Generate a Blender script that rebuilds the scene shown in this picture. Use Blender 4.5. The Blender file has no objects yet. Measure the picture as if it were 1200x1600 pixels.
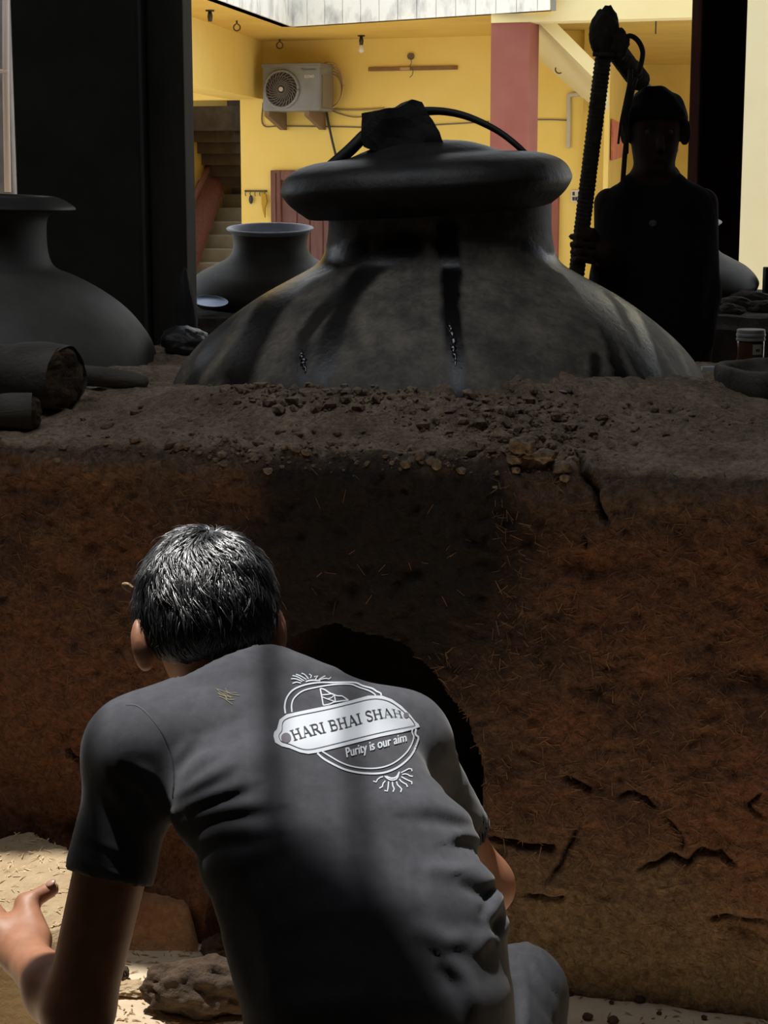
import bpy, bmesh, math, random
import numpy as np
from mathutils import Vector, Matrix
from mathutils.bvhtree import BVHTree
random.seed(7); rng = np.random.default_rng(7)
S = bpy.context.scene; C = S.collection

# ------------------------------------------------------------------ camera
F = 2900.0; HZ = 268.0; CAMZ = 1.5
PITCH = math.atan((800 - HZ) / F)
cd = bpy.data.cameras.new('camera'); cam = bpy.data.objects.new('camera', cd); C.objects.link(cam)
cam.location = (0, 0, CAMZ); cam.rotation_euler = (math.pi / 2 - PITCH, 0, 0)
cd.sensor_fit = 'VERTICAL'; cd.sensor_height = 24; cd.lens = F / 1600 * 24
cd.clip_start = .05; cd.clip_end = 200
S.camera = cam
# ------------------------------------------------------------------ sky
w = bpy.data.worlds.new('sky'); S.world = w; w.use_nodes = True
bg = w.node_tree.nodes['Background']; bg.inputs[0].default_value = (.88, .93, 1.0, 1); bg.inputs[1].default_value = 1.75
# ------------------------------------------------------------------ sun
SUN_EL, SUN_AZ = math.radians(75), math.radians(45)      # azimuth to the left of straight ahead
SV = Vector((-math.sin(SUN_AZ) * math.cos(SUN_EL), math.cos(SUN_AZ) * math.cos(SUN_EL), math.sin(SUN_EL)))
sd = bpy.data.lights.new('sun', 'SUN'); sun = bpy.data.objects.new('sun', sd); C.objects.link(sun)
sd.energy = 5.4; sd.angle = math.radians(.85); sd.color = (1, .97, .92)
sun.rotation_euler = SV.to_track_quat('Z', 'Y').to_euler(); sun.location = (0, 0, 12)
# ------------------------------------------------------------------ exposure
S.view_settings.view_transform = 'Standard'; S.view_settings.look = 'None'
S.view_settings.exposure = 0; S.view_settings.gamma = 1; S.view_settings.use_curve_mapping = False

# ================================================================== helpers
fw = Vector((0, math.cos(PITCH), -math.sin(PITCH))); upv = Vector((0, math.sin(PITCH), math.cos(PITCH)))
CAM = Vector((0, 0, CAMZ))
def ray(px, py): return fw + Vector((1, 0, 0)) * ((px - 600) / F) + upv * ((800 - py) / F)
def U(px, py, D): d = ray(px, py); return CAM + d * (D / d.y)
def G(px, py, z=0.): d = ray(px, py); return CAM + d * ((z - CAMZ) / d.z)
def PL(px, py, p0, n): d = ray(px, py); return CAM + d * ((p0 - CAM).dot(n) / d.dot(n))
def topix(P):
    P = np.asarray(P, float) - np.array(CAM)
    f = P @ np.array(fw); return np.stack([600 + F * P[..., 0] / f, 800 - F * (P @ np.array(upv)) / f], -1)
def A(v): return np.array(v, float)

# ---- numpy gradient noise
_perm = rng.permutation(512).astype(np.int64)
def _h(i, j, k):
    return _perm[(_perm[(_perm[i & 511] + j) & 511] + k) & 511]
_gr = rng.normal(size=(512, 3)); _gr /= np.linalg.norm(_gr, axis=1)[:, None]
def noise(P, s=1.0, off=0.0):
    P = np.asarray(P, float) * s + off
    I = np.floor(P).astype(np.int64); f = P - I; u = f * f * f * (f * (f * 6 - 15) + 10)
    r = 0
    for a in (0, 1):
        for b in (0, 1):
            for c in (0, 1):
                g = _gr[_h(I[:, 0] + a, I[:, 1] + b, I[:, 2] + c)]
                d = g[:, 0] * (f[:, 0] - a) + g[:, 1] * (f[:, 1] - b) + g[:, 2] * (f[:, 2] - c)
                r = r + d * (u[:, 0] if a else 1 - u[:, 0]) * (u[:, 1] if b else 1 - u[:, 1]) * (u[:, 2] if c else 1 - u[:, 2])
    return r
def fbm(P, s, o=4, off=0., g=.5):
    r = 0; a = 1
    for i in range(o): r = r + a * noise(P, s * 2 ** i, off + 7.3 * i); a *= g
    return r
def sst(a, b, x): t = np.clip((x - a) / (b - a), 0, 1); return t * t * (3 - 2 * t)
def pdist(P, pts):
    """distance of 2D points P to a polyline, signed side"""
    best = np.full(len(P), 1e9); sg = np.ones(len(P)); par = np.zeros(len(P)); n = len(pts) - 1
    for i in range(n):
        a = A(pts[i]); b = A(pts[i + 1]); ab = b - a; t = np.clip(((P - a) @ ab) / (ab @ ab), 0, 1)
        v = P - (a + t[:, None] * ab); d = np.hypot(v[:, 0], v[:, 1]); m = d < best
        best = np.where(m, d, best); sg = np.where(m, np.sign(ab[0] * v[:, 1] - ab[1] * v[:, 0]), sg); par = np.where(m, (i + t) / n, par)
    return best, sg, par

# ---- materials
def mat(name, c1, c2=None, scale=5, rough=.8, bump=.0, bscale=None, metal=0., spec=.5, detail=6, c3=None, attr=None, acol=None, arough=None, stretch=None, lo=.35, hi=.65, bdist=.01, sheen=0, fine=None):
    m = bpy.data.materials.new(name); m.use_nodes = True; nt = m.node_tree; N = nt.nodes; L = nt.links
    b = N['Principled BSDF']; b.inputs['Roughness'].default_value = rough; b.inputs['Metallic'].default_value = metal
    b.inputs['Specular IOR Level'].default_value = spec
    if sheen: b.inputs['Sheen Weight'].default_value = sheen
    tc = N.new('ShaderNodeTexCoord'); vec = tc.outputs['Object']
    if stretch:
        mp = N.new('ShaderNodeMapping'); mp.inputs['Scale'].default_value = stretch; L.new(vec, mp.inputs['Vector']); vec = mp.outputs[0]
    col = None
    if c2:
        n = N.new('ShaderNodeTexNoise'); n.inputs['Scale'].default_value = scale; n.inputs['Detail'].default_value = detail; n.inputs['Roughness'].default_value = .6
        L.new(vec, n.inputs['Vector'])
        r = N.new('ShaderNodeValToRGB'); e = r.color_ramp.elements
        e[0].position = lo; e[0].color = (*c1, 1); e[1].position = hi; e[1].color = (*c2, 1)
        if c3: k = e.new((lo + hi) / 2); k.color = (*c3, 1)
        L.new(n.outputs['Fac'], r.inputs[0]); col = r.outputs[0]
    else: b.inputs['Base Color'].default_value = (*c1, 1)
    if attr:
        for k, an in enumerate(attr):
            at = N.new('ShaderNodeAttribute'); at.attribute_name = an
            mx = N.new('ShaderNodeMix'); mx.data_type = 'RGBA'; L.new(at.outputs['Fac'], mx.inputs[0])
            if col: L.new(col, mx.inputs[6])
            else: mx.inputs[6].default_value = (*c1, 1)
            mx.inputs[7].default_value = (*acol[k], 1); col = mx.outputs[2]
            if arough and arough[k] is not None:
                mr = N.new('ShaderNodeMapRange'); L.new(at.outputs['Fac'], mr.inputs[0]); mr.inputs[3].default_value = rough; mr.inputs[4].default_value = arough[k]
                L.new(mr.outputs[0], b.inputs['Roughness'])
    if fine:
        n3 = N.new('ShaderNodeTexNoise'); n3.inputs['Scale'].default_value = fine[0]; n3.inputs['Detail'].default_value = 7; n3.inputs['Roughness'].default_value = .7; n3.inputs['Distortion'].default_value = .8; L.new(vec, n3.inputs['Vector'])
        mr3 = N.new('ShaderNodeMapRange'); mr3.inputs[1].default_value = .3; mr3.inputs[2].default_value = .7; mr3.inputs[3].default_value = fine[1]; mr3.inputs[4].default_value = fine[2]; L.new(n3.outputs['Fac'], mr3.inputs[0])
        vm = N.new('ShaderNodeVectorMath'); vm.operation = 'SCALE'; L.new(mr3.outputs[0], vm.inputs['Scale'])
        if col: L.new(col, vm.inputs[0])
        else: vm.inputs[0].default_value = c1
        col = vm.outputs[0]
    if col: L.new(col, b.inputs['Base Color'])
    if bump:
        n2 = N.new('ShaderNodeTexNoise'); n2.inputs['Scale'].default_value = bscale or scale * 6; n2.inputs['Detail'].default_value = 8; n2.inputs['Roughness'].default_value = .65
        L.new(vec, n2.inputs['Vector']); bp = N.new('ShaderNodeBump'); bp.inputs['Strength'].default_value = bump; bp.inputs['Distance'].default_value = bdist
        L.new(n2.outputs['Fac'], bp.inputs['Height']); L.new(bp.outputs[0], b.inputs['Normal'])
    return m

# ---- objects
def mk(name, V, Fc, m, parent=None, smooth=False, base=None, bevel=0, attrs=None, label=None, cat=None, group=None, kind=None):
    V = np.asarray([tuple(v) for v in V] if not isinstance(V, np.ndarray) else V, float)
    if parent is not None:
        o0 = np.zeros(3); q = parent
        while q is not None: o0 = o0 + A(q.location); q = q.parent
    else:
        o0 = A(base) if base is not None else A((V[:, 0].mean(), V[:, 1].mean(), V[:, 2].min()))
    me = bpy.data.meshes.new(name); me.from_pydata((V - o0).tolist(), [], [tuple(int(i) for i in f) for f in Fc] if not isinstance(Fc, np.ndarray) else Fc.tolist())
    if isinstance(m, (list, tuple)):
        for q in m: me.materials.append(q)
    else: me.materials.append(m)
    if smooth: me.polygons.foreach_set('use_smooth', np.ones(len(me.polygons), bool))
    if attrs:
        for k, v in attrs.items():
            at = me.attributes.new(k, 'FLOAT', 'POINT'); at.data.foreach_set('value', np.asarray(v, np.float32))
    me.update()
    o = bpy.data.objects.new(name, me); C.objects.link(o)
    if parent is not None: o.parent = parent
    else: o.location = o0
    if bevel:
        md = o.modifiers.new('bevel', 'BEVEL'); md.width = bevel; md.segments = 2; md.limit_method = 'ANGLE'
    tag(o, label, cat, group, kind); return o
def tag(o, label=None, cat=None, group=None, kind=None):
    if label: o['label'] = label
    if cat: o['category'] = cat
    if group: o['group'] = group
    if kind: o['kind'] = kind
def thing(name, loc, label=None, cat=None, group=None, kind=None):
    o = bpy.data.objects.new(name, None); C.objects.link(o); o.location = loc; o.empty_display_size = .05; tag(o, label, cat, group, kind); return o
class MB:
    """collects shapes for one mesh"""
    def __init__(s): s.v = []; s.f = []
    def add(s, V, Fc):
        k = len(s.v); s.v += [tuple(v) for v in V]; s.f += [tuple(int(i) + k for i in f) for f in Fc]; return s
    def obj(s, name, m, parent=None, **k): return mk(name, s.v, s.f, m, parent, **k)
BF = [(0, 3, 2, 1), (4, 5, 6, 7), (0, 1, 5, 4), (1, 2, 6, 5), (2, 3, 7, 6), (3, 0, 4, 7)]
def box(x0, x1, y0, y1, z0, z1, fr=None):
    V = [(x0, y0, z0), (x1, y0, z0), (x1, y1, z0), (x0, y1, z0), (x0, y0, z1), (x1, y0, z1), (x1, y1, z1), (x0, y1, z1)]
    return ([fr(*v) for v in V] if fr else V), BF
def lathe(prof, seg, c, tilt=None, cap=True):
    prof = np.asarray(prof, float); th = np.arange(seg) / seg * 2 * math.pi
    V = np.stack([prof[:, None, 0] * np.cos(th), prof[:, None, 0] * np.sin(th), np.repeat(prof[:, 1:2], seg, 1)], -1).reshape(-1, 3)
    if tilt is not None: V = V @ A(tilt).T
    V = V + A(c); Fc = []
    for i in range(len(prof) - 1):
        for j in range(seg):
            a = i * seg + j; b = i * seg + (j + 1) % seg; Fc.append((a, b, b + seg, a + seg))
    if cap:
        Fc.append(tuple(range(seg))[::-1]); Fc.append(tuple((len(prof) - 1) * seg + k for k in range(seg)))
    return V, Fc
def spl(pts, n):
    """Catmull-Rom resample; pts rows may hold any number of values"""
    P = np.asarray([tuple(p) for p in pts], float); P = np.vstack([2 * P[0] - P[1], P, 2 * P[-1] - P[-2]]); m = len(P) - 3; out = []
    for t in np.linspace(0, m, n):
        i = min(int(t), m - 1); f = t - i; a, b, c, d = P[i:i + 4]
        out.append(.5 * (2 * b + (c - a) * f + (2 * a - 5 * b + 4 * c - d) * f * f + (3 * b - a - 3 * c + d) * f ** 3))
    return np.array(out)
def tube(pts, rad, seg=8, flat=1.0, cap=True):
    P = np.asarray([tuple(p) for p in pts], float); n = len(P); rad = np.broadcast_to(np.asarray(rad, float), (n,))
    T = np.gradient(P, axis=0); T /= np.linalg.norm(T, axis=1)[:, None] + 1e-12
    ref = A((0, 0, 1)) if abs(T[0, 2]) < .9 else A((0, 1, 0)); u = np.cross(T[0], ref); u /= np.linalg.norm(u); V = []
    for i in range(n):
        u = u - T[i] * (u @ T[i]); u /= np.linalg.norm(u); v = np.cross(T[i], u)
        for k in range(seg):
            a = 2 * math.pi * k / seg; V.append(P[i] + rad[i] * (math.cos(a) * u + flat * math.sin(a) * v))
    Fc = [(i * seg + k, i * seg + (k + 1) % seg, (i + 1) * seg + (k + 1) % seg, (i + 1) * seg + k) for i in range(n - 1) for k in range(seg)]
    if cap: Fc += [tuple(range(seg))[::-1], tuple((n - 1) * seg + k for k in range(seg))]
    return np.array(V), Fc
_ico = {}
def ico(sub):
    if sub not in _ico:
        b = bmesh.new(); bmesh.ops.create_icosphere(b, subdivisions=sub, radius=1)
        _ico[sub] = (np.array([v.co[:] for v in b.verts]), [tuple(v.index for v in f.verts) for f in b.faces]); b.free()
    return _ico[sub]
def rock(c, r, sub=2, amp=.25, sc=1.3, R=None, flatb=None):
    V, Fc = ico(sub); off = rng.random() * 50
    V = V * (1 + amp * fbm(V, sc, 4, off))[:, None] * A(r)
    if R is not None: V = V @ A(R).T
    V = V + A(c)
    return V, Fc
def rotz(a): return A(Matrix.Rotation(a, 3, 'Z'))
def eul(x, y, z): return A(Matrix.Rotation(z, 3, 'Z') @ Matrix.Rotation(y, 3, 'Y') @ Matrix.Rotation(x, 3, 'X'))

# ---- implicit surfaces
def cone(P, a, b, ra, rb):
    a = A(a); b = A(b); ab = b - a; t = np.clip(((P - a) @ ab) / (ab @ ab), 0, 1)
    return np.linalg.norm(P - a - t[:, None] * ab, axis=1) - (ra + t * (rb - ra))
def ell(P, c, r, R=None):
    q = P - A(c)
    if R is not None: q = q @ A(R)            # R columns = axes
    r = A(r); k0 = np.linalg.norm(q / r, axis=1); k1 = np.linalg.norm(q / (r * r), axis=1) + 1e-9
    return k0 * (k0 - 1) / k1
def smin(a, b, k): h = np.maximum(k - np.abs(a - b), 0) / k; return np.minimum(a, b) - h * h * k * .25
def smax(a, b, k): return -smin(-a, -b, k)
def loft(P, secs):
    """secs: (centre, lateral axis, half width, half depth)"""
    best = np.full(len(P), 1e9); val = np.zeros(len(P))
    for (c0, l0, a0, b0), (c1, l1, a1, b1) in zip(secs[:-1], secs[1:]):
        c0, c1 = A(c0), A(c1); ab = c1 - c0; t = np.clip(((P - c0) @ ab) / (ab @ ab), 0, 1)
        v = P - c0 - t[:, None] * ab; L = (1 - t)[:, None] * A(l0) + t[:, None] * A(l1); L /= np.linalg.norm(L, axis=1)[:, None]
        a = a0 + t * (a1 - a0); b = b0 + t * (b1 - b0); l = (v * L).sum(1); d2 = np.maximum((v * v).sum(1) - l * l, 0)
        k = np.sqrt((np.abs(l) / a) ** 2.3 + (d2 / (b * b)) ** 1.15 + 1e-12) ** (2 / 2.3)
        dd = (k - 1) * b; m = dd < best; best = np.where(m, dd, best)
    return best
def surfnet(f, lo, hi, h):
    lo = A(lo); n = np.ceil((A(hi) - lo) / h).astype(int) + 1
    ax = [lo[i] + h * np.arange(n[i]) for i in range(3)]
    cb = 5; nb = -(-n // cb); bc = [lo[i] + h * (cb * np.arange(nb[i]) + (cb - 1) / 2) for i in range(3)]
    X, Y, Z = np.meshgrid(*bc, indexing='ij'); cv = np.concatenate([f(q) for q in np.array_split(np.stack([X.ravel(), Y.ravel(), Z.ravel()], 1), max(1, X.size // 200000))]).reshape(X.shape)
    up = lambda a: a.repeat(cb, 0).repeat(cb, 1).repeat(cb, 2)[:n[0], :n[1], :n[2]]
    val = up(cv).copy(); near = np.argwhere(up(np.abs(cv) < cb * h * 1.55)); step = 200000      # refine only close to the surface
    for i in range(0, len(near), step):
        k = near[i:i + step]; val[tuple(k.T)] = f(lo + h * k)
    s = val < 0; cs = [(a, b, c) for a in (0, 1) for b in (0, 1) for c in (0, 1)]
    def cor(arr, q): return arr[q[0]:n[0] - 1 + q[0], q[1]:n[1] - 1 + q[1], q[2]:n[2] - 1 + q[2]]
    cnt = sum(cor(s, q).astype(int) for q in cs); act = (cnt > 0) & (cnt < 8); idx = -np.ones(act.shape, int); ii = np.argwhere(act); idx[act] = np.arange(len(ii))
    acc = np.zeros((len(ii), 3)); num = np.zeros(len(ii))
    for q in cs:
        for d in range(3):
            if q[d] == 0:
                e = list(q); e[d] = 1; va = cor(val, q)[act]; vb = cor(val, e)[act]; m = (va < 0) != (vb < 0)
                t = np.where(m, va / np.where(m, va - vb, 1), 0); p = np.tile(A(q), (len(ii), 1)); p[:, d] = t
                acc[m] += p[m]; num[m] += 1
    V = lo + h * (ii + acc / num[:, None]); Q = []
    for d in range(3):
        sl0 = [slice(None)] * 3; sl1 = [slice(None)] * 3; sl0[d] = slice(0, n[d] - 1); sl1[d] = slice(1, n[d])
        cr = s[tuple(sl0)] != s[tuple(sl1)]; e = np.argwhere(cr); u, v = (d + 1) % 3, (d + 2) % 3
        e = e[(e[:, u] > 0) & (e[:, v] > 0) & (e[:, u] < n[u] - 1) & (e[:, v] < n[v] - 1)]
        ins = s[tuple(e.T)]; q = []
        for du, dv in ((-1, -1), (0, -1), (0, 0), (-1, 0)):
            k = e.copy(); k[:, u] += du; k[:, v] += dv; q.append(idx[tuple(k.T)])
        q = np.stack(q, 1); q[~ins] = q[~ins][:, ::-1]; Q.append(q)
    return V, np.vstack(Q)
def vnorm(V, Q):
    n = np.zeros_like(V); fn = np.cross(V[Q[:, 2]] - V[Q[:, 0]], V[Q[:, 3]] - V[Q[:, 1]])
    for k in range(4): np.add.at(n, Q[:, k], fn)
    return n / (np.linalg.norm(n, axis=1)[:, None] + 1e-12)
def relax(V, Q, it=2, lam=.5):
    for _ in range(it):
        s = np.zeros_like(V); c = np.zeros(len(V))
        for k in range(4):
            for o in (1, 3):
                np.add.at(s, Q[:, k], V[Q[:, (k + o) % 4]]); np.add.at(c, Q[:, k], 1)
        V = V + lam * (s / c[:, None] - V)
    return V
def bvh(V, Q): return BVHTree.FromPolygons([tuple(v) for v in np.asarray(V)], [tuple(int(i) for i in q) for q in (Q.tolist() if isinstance(Q, np.ndarray) else Q)])
# ================================================================== setting
M_earth = mat('beige_earth', (.50, .38, .25), (.66, .54, .38), 6, .95, .5, 60, bdist=.006)
M_court = mat('courtyard_paving', (.55, .50, .42), (.66, .61, .52), 2, .9, .2)
M_soot = mat('sooty_brick', (.018, .014, .012), (.05, .038, .03), 3, .95, .3, 30)
M_sootp = mat('sooty_plaster', (.010, .009, .008), (.03, .027, .02), 4, .9, .3, 25, lo=.3, hi=.75)
M_roof = mat('roof_underside', (.03, .026, .022), (.06, .05, .042), 3, .95, .2)
M_bar = mat('stripe_bar', (.03, .028, .026), rough=.6)

def plane_grid(x0, x1, y0, y1, st, zf):
    xs = np.arange(x0, x1 + st * .5, st); ys = np.arange(y0, y1 + st * .5, st); X, Y = np.meshgrid(xs, ys)
    P = np.stack([X.ravel(), Y.ravel(), np.zeros(X.size)], 1); P[:, 2] = zf(P); nx = len(xs)
    i = np.arange(len(ys) - 1)[:, None] * nx + np.arange(nx - 1); i = i.ravel()
    return P, np.stack([i, i + 1, i + nx + 1, i + nx], 1)
def fz(P): return .010 * fbm(P, 2.5, 5) * sst(8.2, 7.5, P[:, 1])
Pf, Qf = plane_grid(-1.6, 1.6, 2.0, 3.9, .012, fz)
mk('floor', Pf, Qf, M_earth, smooth=True, base=(0, 3, 0), kind='structure', label='uneven beige earth floor at the foot of the furnace')
FLOOR = bvh(Pf, Qf)
b = MB()
for (x0, x1, y0, y1) in ((-6, 6, -5, 2.0), (-6, -1.6, 2.0, 3.9), (1.6, 6, 2.0, 3.9), (-6, 6, 3.9, 8.6)): b.add(*box(x0, x1, y0, y1, -.7, -.012))
b.obj('floor', M_earth, base=(0, 0, 0), kind='structure', label='trodden earth floor of the workshop')
b = MB().add(*box(-14, 14, 8.6, 34, -.9, -.6)); b.obj('floor', M_court, base=(0, 20, -.6), kind='structure', label='pale paved floor of the sunny courtyard')

# roof over the workshop, unseen opening shaped to place the sun's edge
RZ = 3.4
def roofpt(P): P = Vector(P); q = P + SV * ((RZ - P.z) / SV.z); return (q.x, q.y)
HOLE = [(-2.2, 3.02), (-.97, 2.965), (-.90, 2.83), (-.86, 2.80), (-.68, 2.735), (-.60, 2.712), (-.52, 2.688), (-.45, 2.65), (-.40, 2.50), (1.0, 2.40), (1.0, 3.28), (.2, 3.56), (0, 3.64), (-.23, 3.70), (-.46, 3.775), (-.70, 3.85), (-.95, 3.94), (-1.22, 4.03), (-2.2, 4.18)]
bm = bmesh.new()
def loop(pts): vs = [bm.verts.new((x, y, RZ)) for x, y in pts]; return [bm.edges.new((vs[i], vs[(i + 1) % len(vs)])) for i in range(len(vs))]
ed = loop([(-6, -5), (6, -5), (6, 8.6), (-6, 8.6)]) + loop(HOLE)
bmesh.ops.triangle_fill(bm, use_beauty=True, edges=ed)
bad = [f for f in bm.faces if False]
r = bmesh.ops.extrude_face_region(bm, geom=list(bm.faces)); bmesh.ops.translate(bm, verts=[v for v in r['geom'] if isinstance(v, bmesh.types.BMVert)], vec=(0, 0, .12))
bmesh.ops.recalc_face_normals(bm, faces=bm.faces)
me = bpy.data.meshes.new('ceiling'); bm.to_mesh(me); bm.free(); me.materials.append(M_roof)
roof = bpy.data.objects.new('ceiling', me); C.objects.link(roof); tag(roof, 'dark workshop roof with an opening shaped to place the sunlight', kind='structure')
for k, (x, r) in enumerate(((-.875, .011), (-.63, .012), (-.53, .010))):  # unseen bars added to cast soft stripes on the shirt
    mk('bar', *tube([(x - .03, 2.6, RZ + .06), (x + .03, 4.1, RZ + .06)], r, 8), M_bar, roof)
# workshop side and rear walls (rear wall stands behind the camera)
b = MB().add(*box(-6, -5.8, -5, 8.6, 0, RZ)); b.obj('wall_left', M_soot, kind='structure')
b = MB().add(*box(5.8, 6, -5, 8.6, 0, RZ)); b.obj('wall_right', M_soot, kind='structure')
b = MB().add(*box(-5.8, 5.8, -5, -4.8, 0, RZ)); b.obj('wall_rear', M_soot, kind='structure')

# ================================================================== front furnace
GA = G(250, 1465); GB = G(1180, 1592)
ft = (GB - GA); ft.z = 0; ft.normalize(); fn = Vector((ft.y, -ft.x, 0))          # along the front, and out of it towards the viewer
FO = GA + ft * ((0 - GA.x) / ft.x)                                                # front foot at x = 0
def FU(px, py):
    p = PL(px, py, FO, fn); return ((p - FO).dot(ft), p.z)
ZE = .985; RC = .05
us = np.concatenate([np.arange(-1.75, -.95, .02), np.arange(-.95, .85, .0048), np.arange(.85, 1.55, .02)])
sv = np.concatenate([np.arange(-.05, ZE - RC, .0048), ZE - RC + RC * (math.pi / 2) * np.linspace(0, .999, 12), ])
back = np.arange(0.0, 1.465, .008)
prof = []                                   # (inset, z, nx(out), nz)
for s in sv:
    if s < ZE - RC: prof.append((0, s, 1, 0))
    else:
        a = (s - (ZE - RC)) / RC; prof.append((RC - RC * math.cos(a), ZE - RC + RC * math.sin(a), math.cos(a), math.sin(a)))
for v in back: prof.append((RC + v, ZE + .045 * float(sst(.05, .45, v)), 0, 1))
prof += [(RC + 1.47, 1.0, -1, 0), (RC + 1.475, 0, -1, 0)]
prof = np.array(prof); nu, ns = len(us), len(prof)
UU, II = np.meshgrid(us, np.arange(ns), indexing='ij'); UU = UU.ravel(); II = II.ravel(); pr = prof[II]
B3 = np.outer(UU, A(ft)) - np.outer(pr[:, 0], A(fn)) + A(FO) * A((1, 1, 0)); B3[:, 2] = pr[:, 1]
NN = np.outer(pr[:, 2], A(fn)); NN[:, 2] = pr[:, 3]
P2 = np.stack([UU, pr[:, 1]], 1)            # front coordinates
PT = np.stack([UU, pr[:, 0]], 1)            # top coordinates (along, inset)
front = sst(.75, .98, pr[:, 2]); top = sst(.75, .98, pr[:, 3])
disp = .020 * fbm(B3, 2.2, 3) + .008 * fbm(B3, 9, 4, 3.) * (.6 + front) 
disp += .0055 * fbm(B3, 45, 3, 13.)
disp += -.010 * np.maximum(0, np.abs(fbm(B3, 16, 3, 9.)) - .18) * 2.2
mound = np.zeros(len(B3))
def TU(px, py, z=1.02):
    p = G(px, py, z); return ((p - FO).dot(ft), -(p - FO).dot(fn))
for px, py, r, hgt in ((420, 600, .10, .05), (575, 597, .08, .06), (500, 612, .14, .035), (830, 690, .11, .035), (770, 640, .16, .025), (230, 560, .14, .02), (420, 700, .25, .012), (1000, 640, .2, .012), (660, 640, .3, .012)):
    c = A(TU(px, py)); d = np.hypot(PT[:, 0] - c[0], PT[:, 1] - c[1]); mound += hgt * np.exp(-(d / r) ** 2)
rough_top = np.zeros(len(B3))
for px, py, r in ((480, 600, .2), (600, 600, .15), (430, 715, .25), (560, 725, .2), (800, 680, .16), (300, 690, .25), (700, 640, .25)):
    c = A(TU(px, py)); d = np.hypot(PT[:, 0] - c[0], PT[:, 1] - c[1]); rough_top = np.maximum(rough_top, np.exp(-(d / r) ** 2))
PXc = U(686, 595, 4.25).x; dpot = np.hypot(B3[:, 0] - PXc, B3[:, 1] - 4.25); mound += .045 * np.exp(-((dpot - .56) / .16) ** 2) * sst(4.15, 3.75, B3[:, 1])
disp += top * (mound + .034 * rough_top * fbm(B3, 24, 4, 5.) + .008 * fbm(B3, 14, 4, 31.))
# ragged overhanging lip
lip = np.exp(-((pr[:, 1] - (ZE - .03)) / .05) ** 2) * sst(.3, -.2, pr[:, 0]) * (pr[:, 0] < .3)
disp += lip * .022 * (fbm(B3, 12, 4, 21.) + .25)
# cracks, traced on the front and over the edge
CR = [([(880, 700), (905, 735), (930, 768), (942, 800), (952, 816)], .010, .028), ([(915, 830), (918, 862)], .006, .012), ([(762, 1308), (800, 1312), (845, 1322), (868, 1326)], .010, .028),
      ([(905, 1285), (893, 1318), (880, 1345), (862, 1368)], .008, .018), ([(883, 1212), (903, 1222), (925, 1240)], .008, .018), ([(965, 1246), (985, 1240), (1010, 1248), (1030, 1265)], .007, .014),
      ([(1000, 1356), (1025, 1352), (1045, 1338), (1075, 1347), (1100, 1332), (1125, 1333), (1148, 1355)], .008, .020), ([(1105, 1432), (1130, 1435), (1160, 1445), (1198, 1440)], .008, .02),
      ([(100, 1170), (115, 1185), (135, 1198)], .008, .02), ([(1040, 1270), (1062, 1300), (1070, 1330)], .005, .01), ([(820, 1395), (860, 1400), (885, 1398)], .008, .02), ([(1190, 1240), (1165, 1262), (1195, 1280)], .006, .012)]
nearf = pr[:, 0] < .06
crk = np.zeros(len(B3))
wob = .012 * np.stack([noise(B3, 26), noise(B3, 26, 11.)], 1)
for pts, wd, dp in CR:
    d, _, t = pdist(P2 + wob, [FU(*p) for p in pts]); e = np.exp(-(d / (wd * .5)) ** 2) * np.minimum(1, np.minimum(t * 6, (1 - t) * 6) + .3) * nearf
    disp -= dp * e; crk = np.maximum(crk, e)
for pts, wd, dp in (([(860, 690), (880, 702), (905, 735)], .012, .03), ([(700, 655), (760, 648), (830, 655)], .012, .012), ([(1040, 655), (1100, 648), (1160, 655)], .012, .010), ([(100, 640), (200, 648)], .012, .008), ([(980, 665), (1030, 672)], .01, .01)):
    d, _, t = pdist(PT + wob, [TU(*p) for p in pts]); disp -= dp * np.exp(-(d / wd) ** 2) * top
# pits and flaked plates on the front
for px, py, rx, ry, dp in ((1188, 1060, .05, .03, .03), (1160, 1450, .03, .02, .03), (862, 1385, .05, .05, -.018), (975, 1425, .05, .05, -.008), (260, 1345, .06, .05, .02), (95, 1290, .03, .02, .02), (1000, 1075, .09, .05, .012), (930, 880, .10, .03, .012), (60, 700, .05, .2, -.015), (940, 1240, .12, .06, .012)):
    c = A(FU(px, py)); disp -= dp * np.exp(-((P2[:, 0] - c[0]) / rx) ** 2 - ((P2[:, 1] - c[1]) / ry) ** 2) * front
# the fire mouth: an arched opening running deep into the furnace
mc = A(FU(535, 1300)); top_z = FU(545, 982)[1]; hw = abs(FU(757, 1290)[0] - mc[0])
qx = (P2[:, 0] - mc[0]) / hw; qz = (P2[:, 1] + .06) / (top_z + .06)
arch = np.where(qz < .55, np.abs(qx), np.sqrt(qx ** 2 + (np.maximum(qz - .55, 0) / .45) ** 2)) + .05 * fbm(B3, 10, 3, 2.)
inside = (arch < 1) & (qz > 0) & (pr[:, 2] > .9)
disp = np.where(inside, -.62 - .05 * noise(B3, 6), disp)
BV = B3 + NN * disp[:, None]
BV[:, 2] = np.where(inside, BV[:, 2], np.maximum(BV[:, 2], -.06))
i = (np.arange(nu - 1)[:, None] * ns + np.arange(ns - 1)).ravel(); BQ = np.stack([i, i + ns, i + ns + 1, i + 1], 1)
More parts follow.
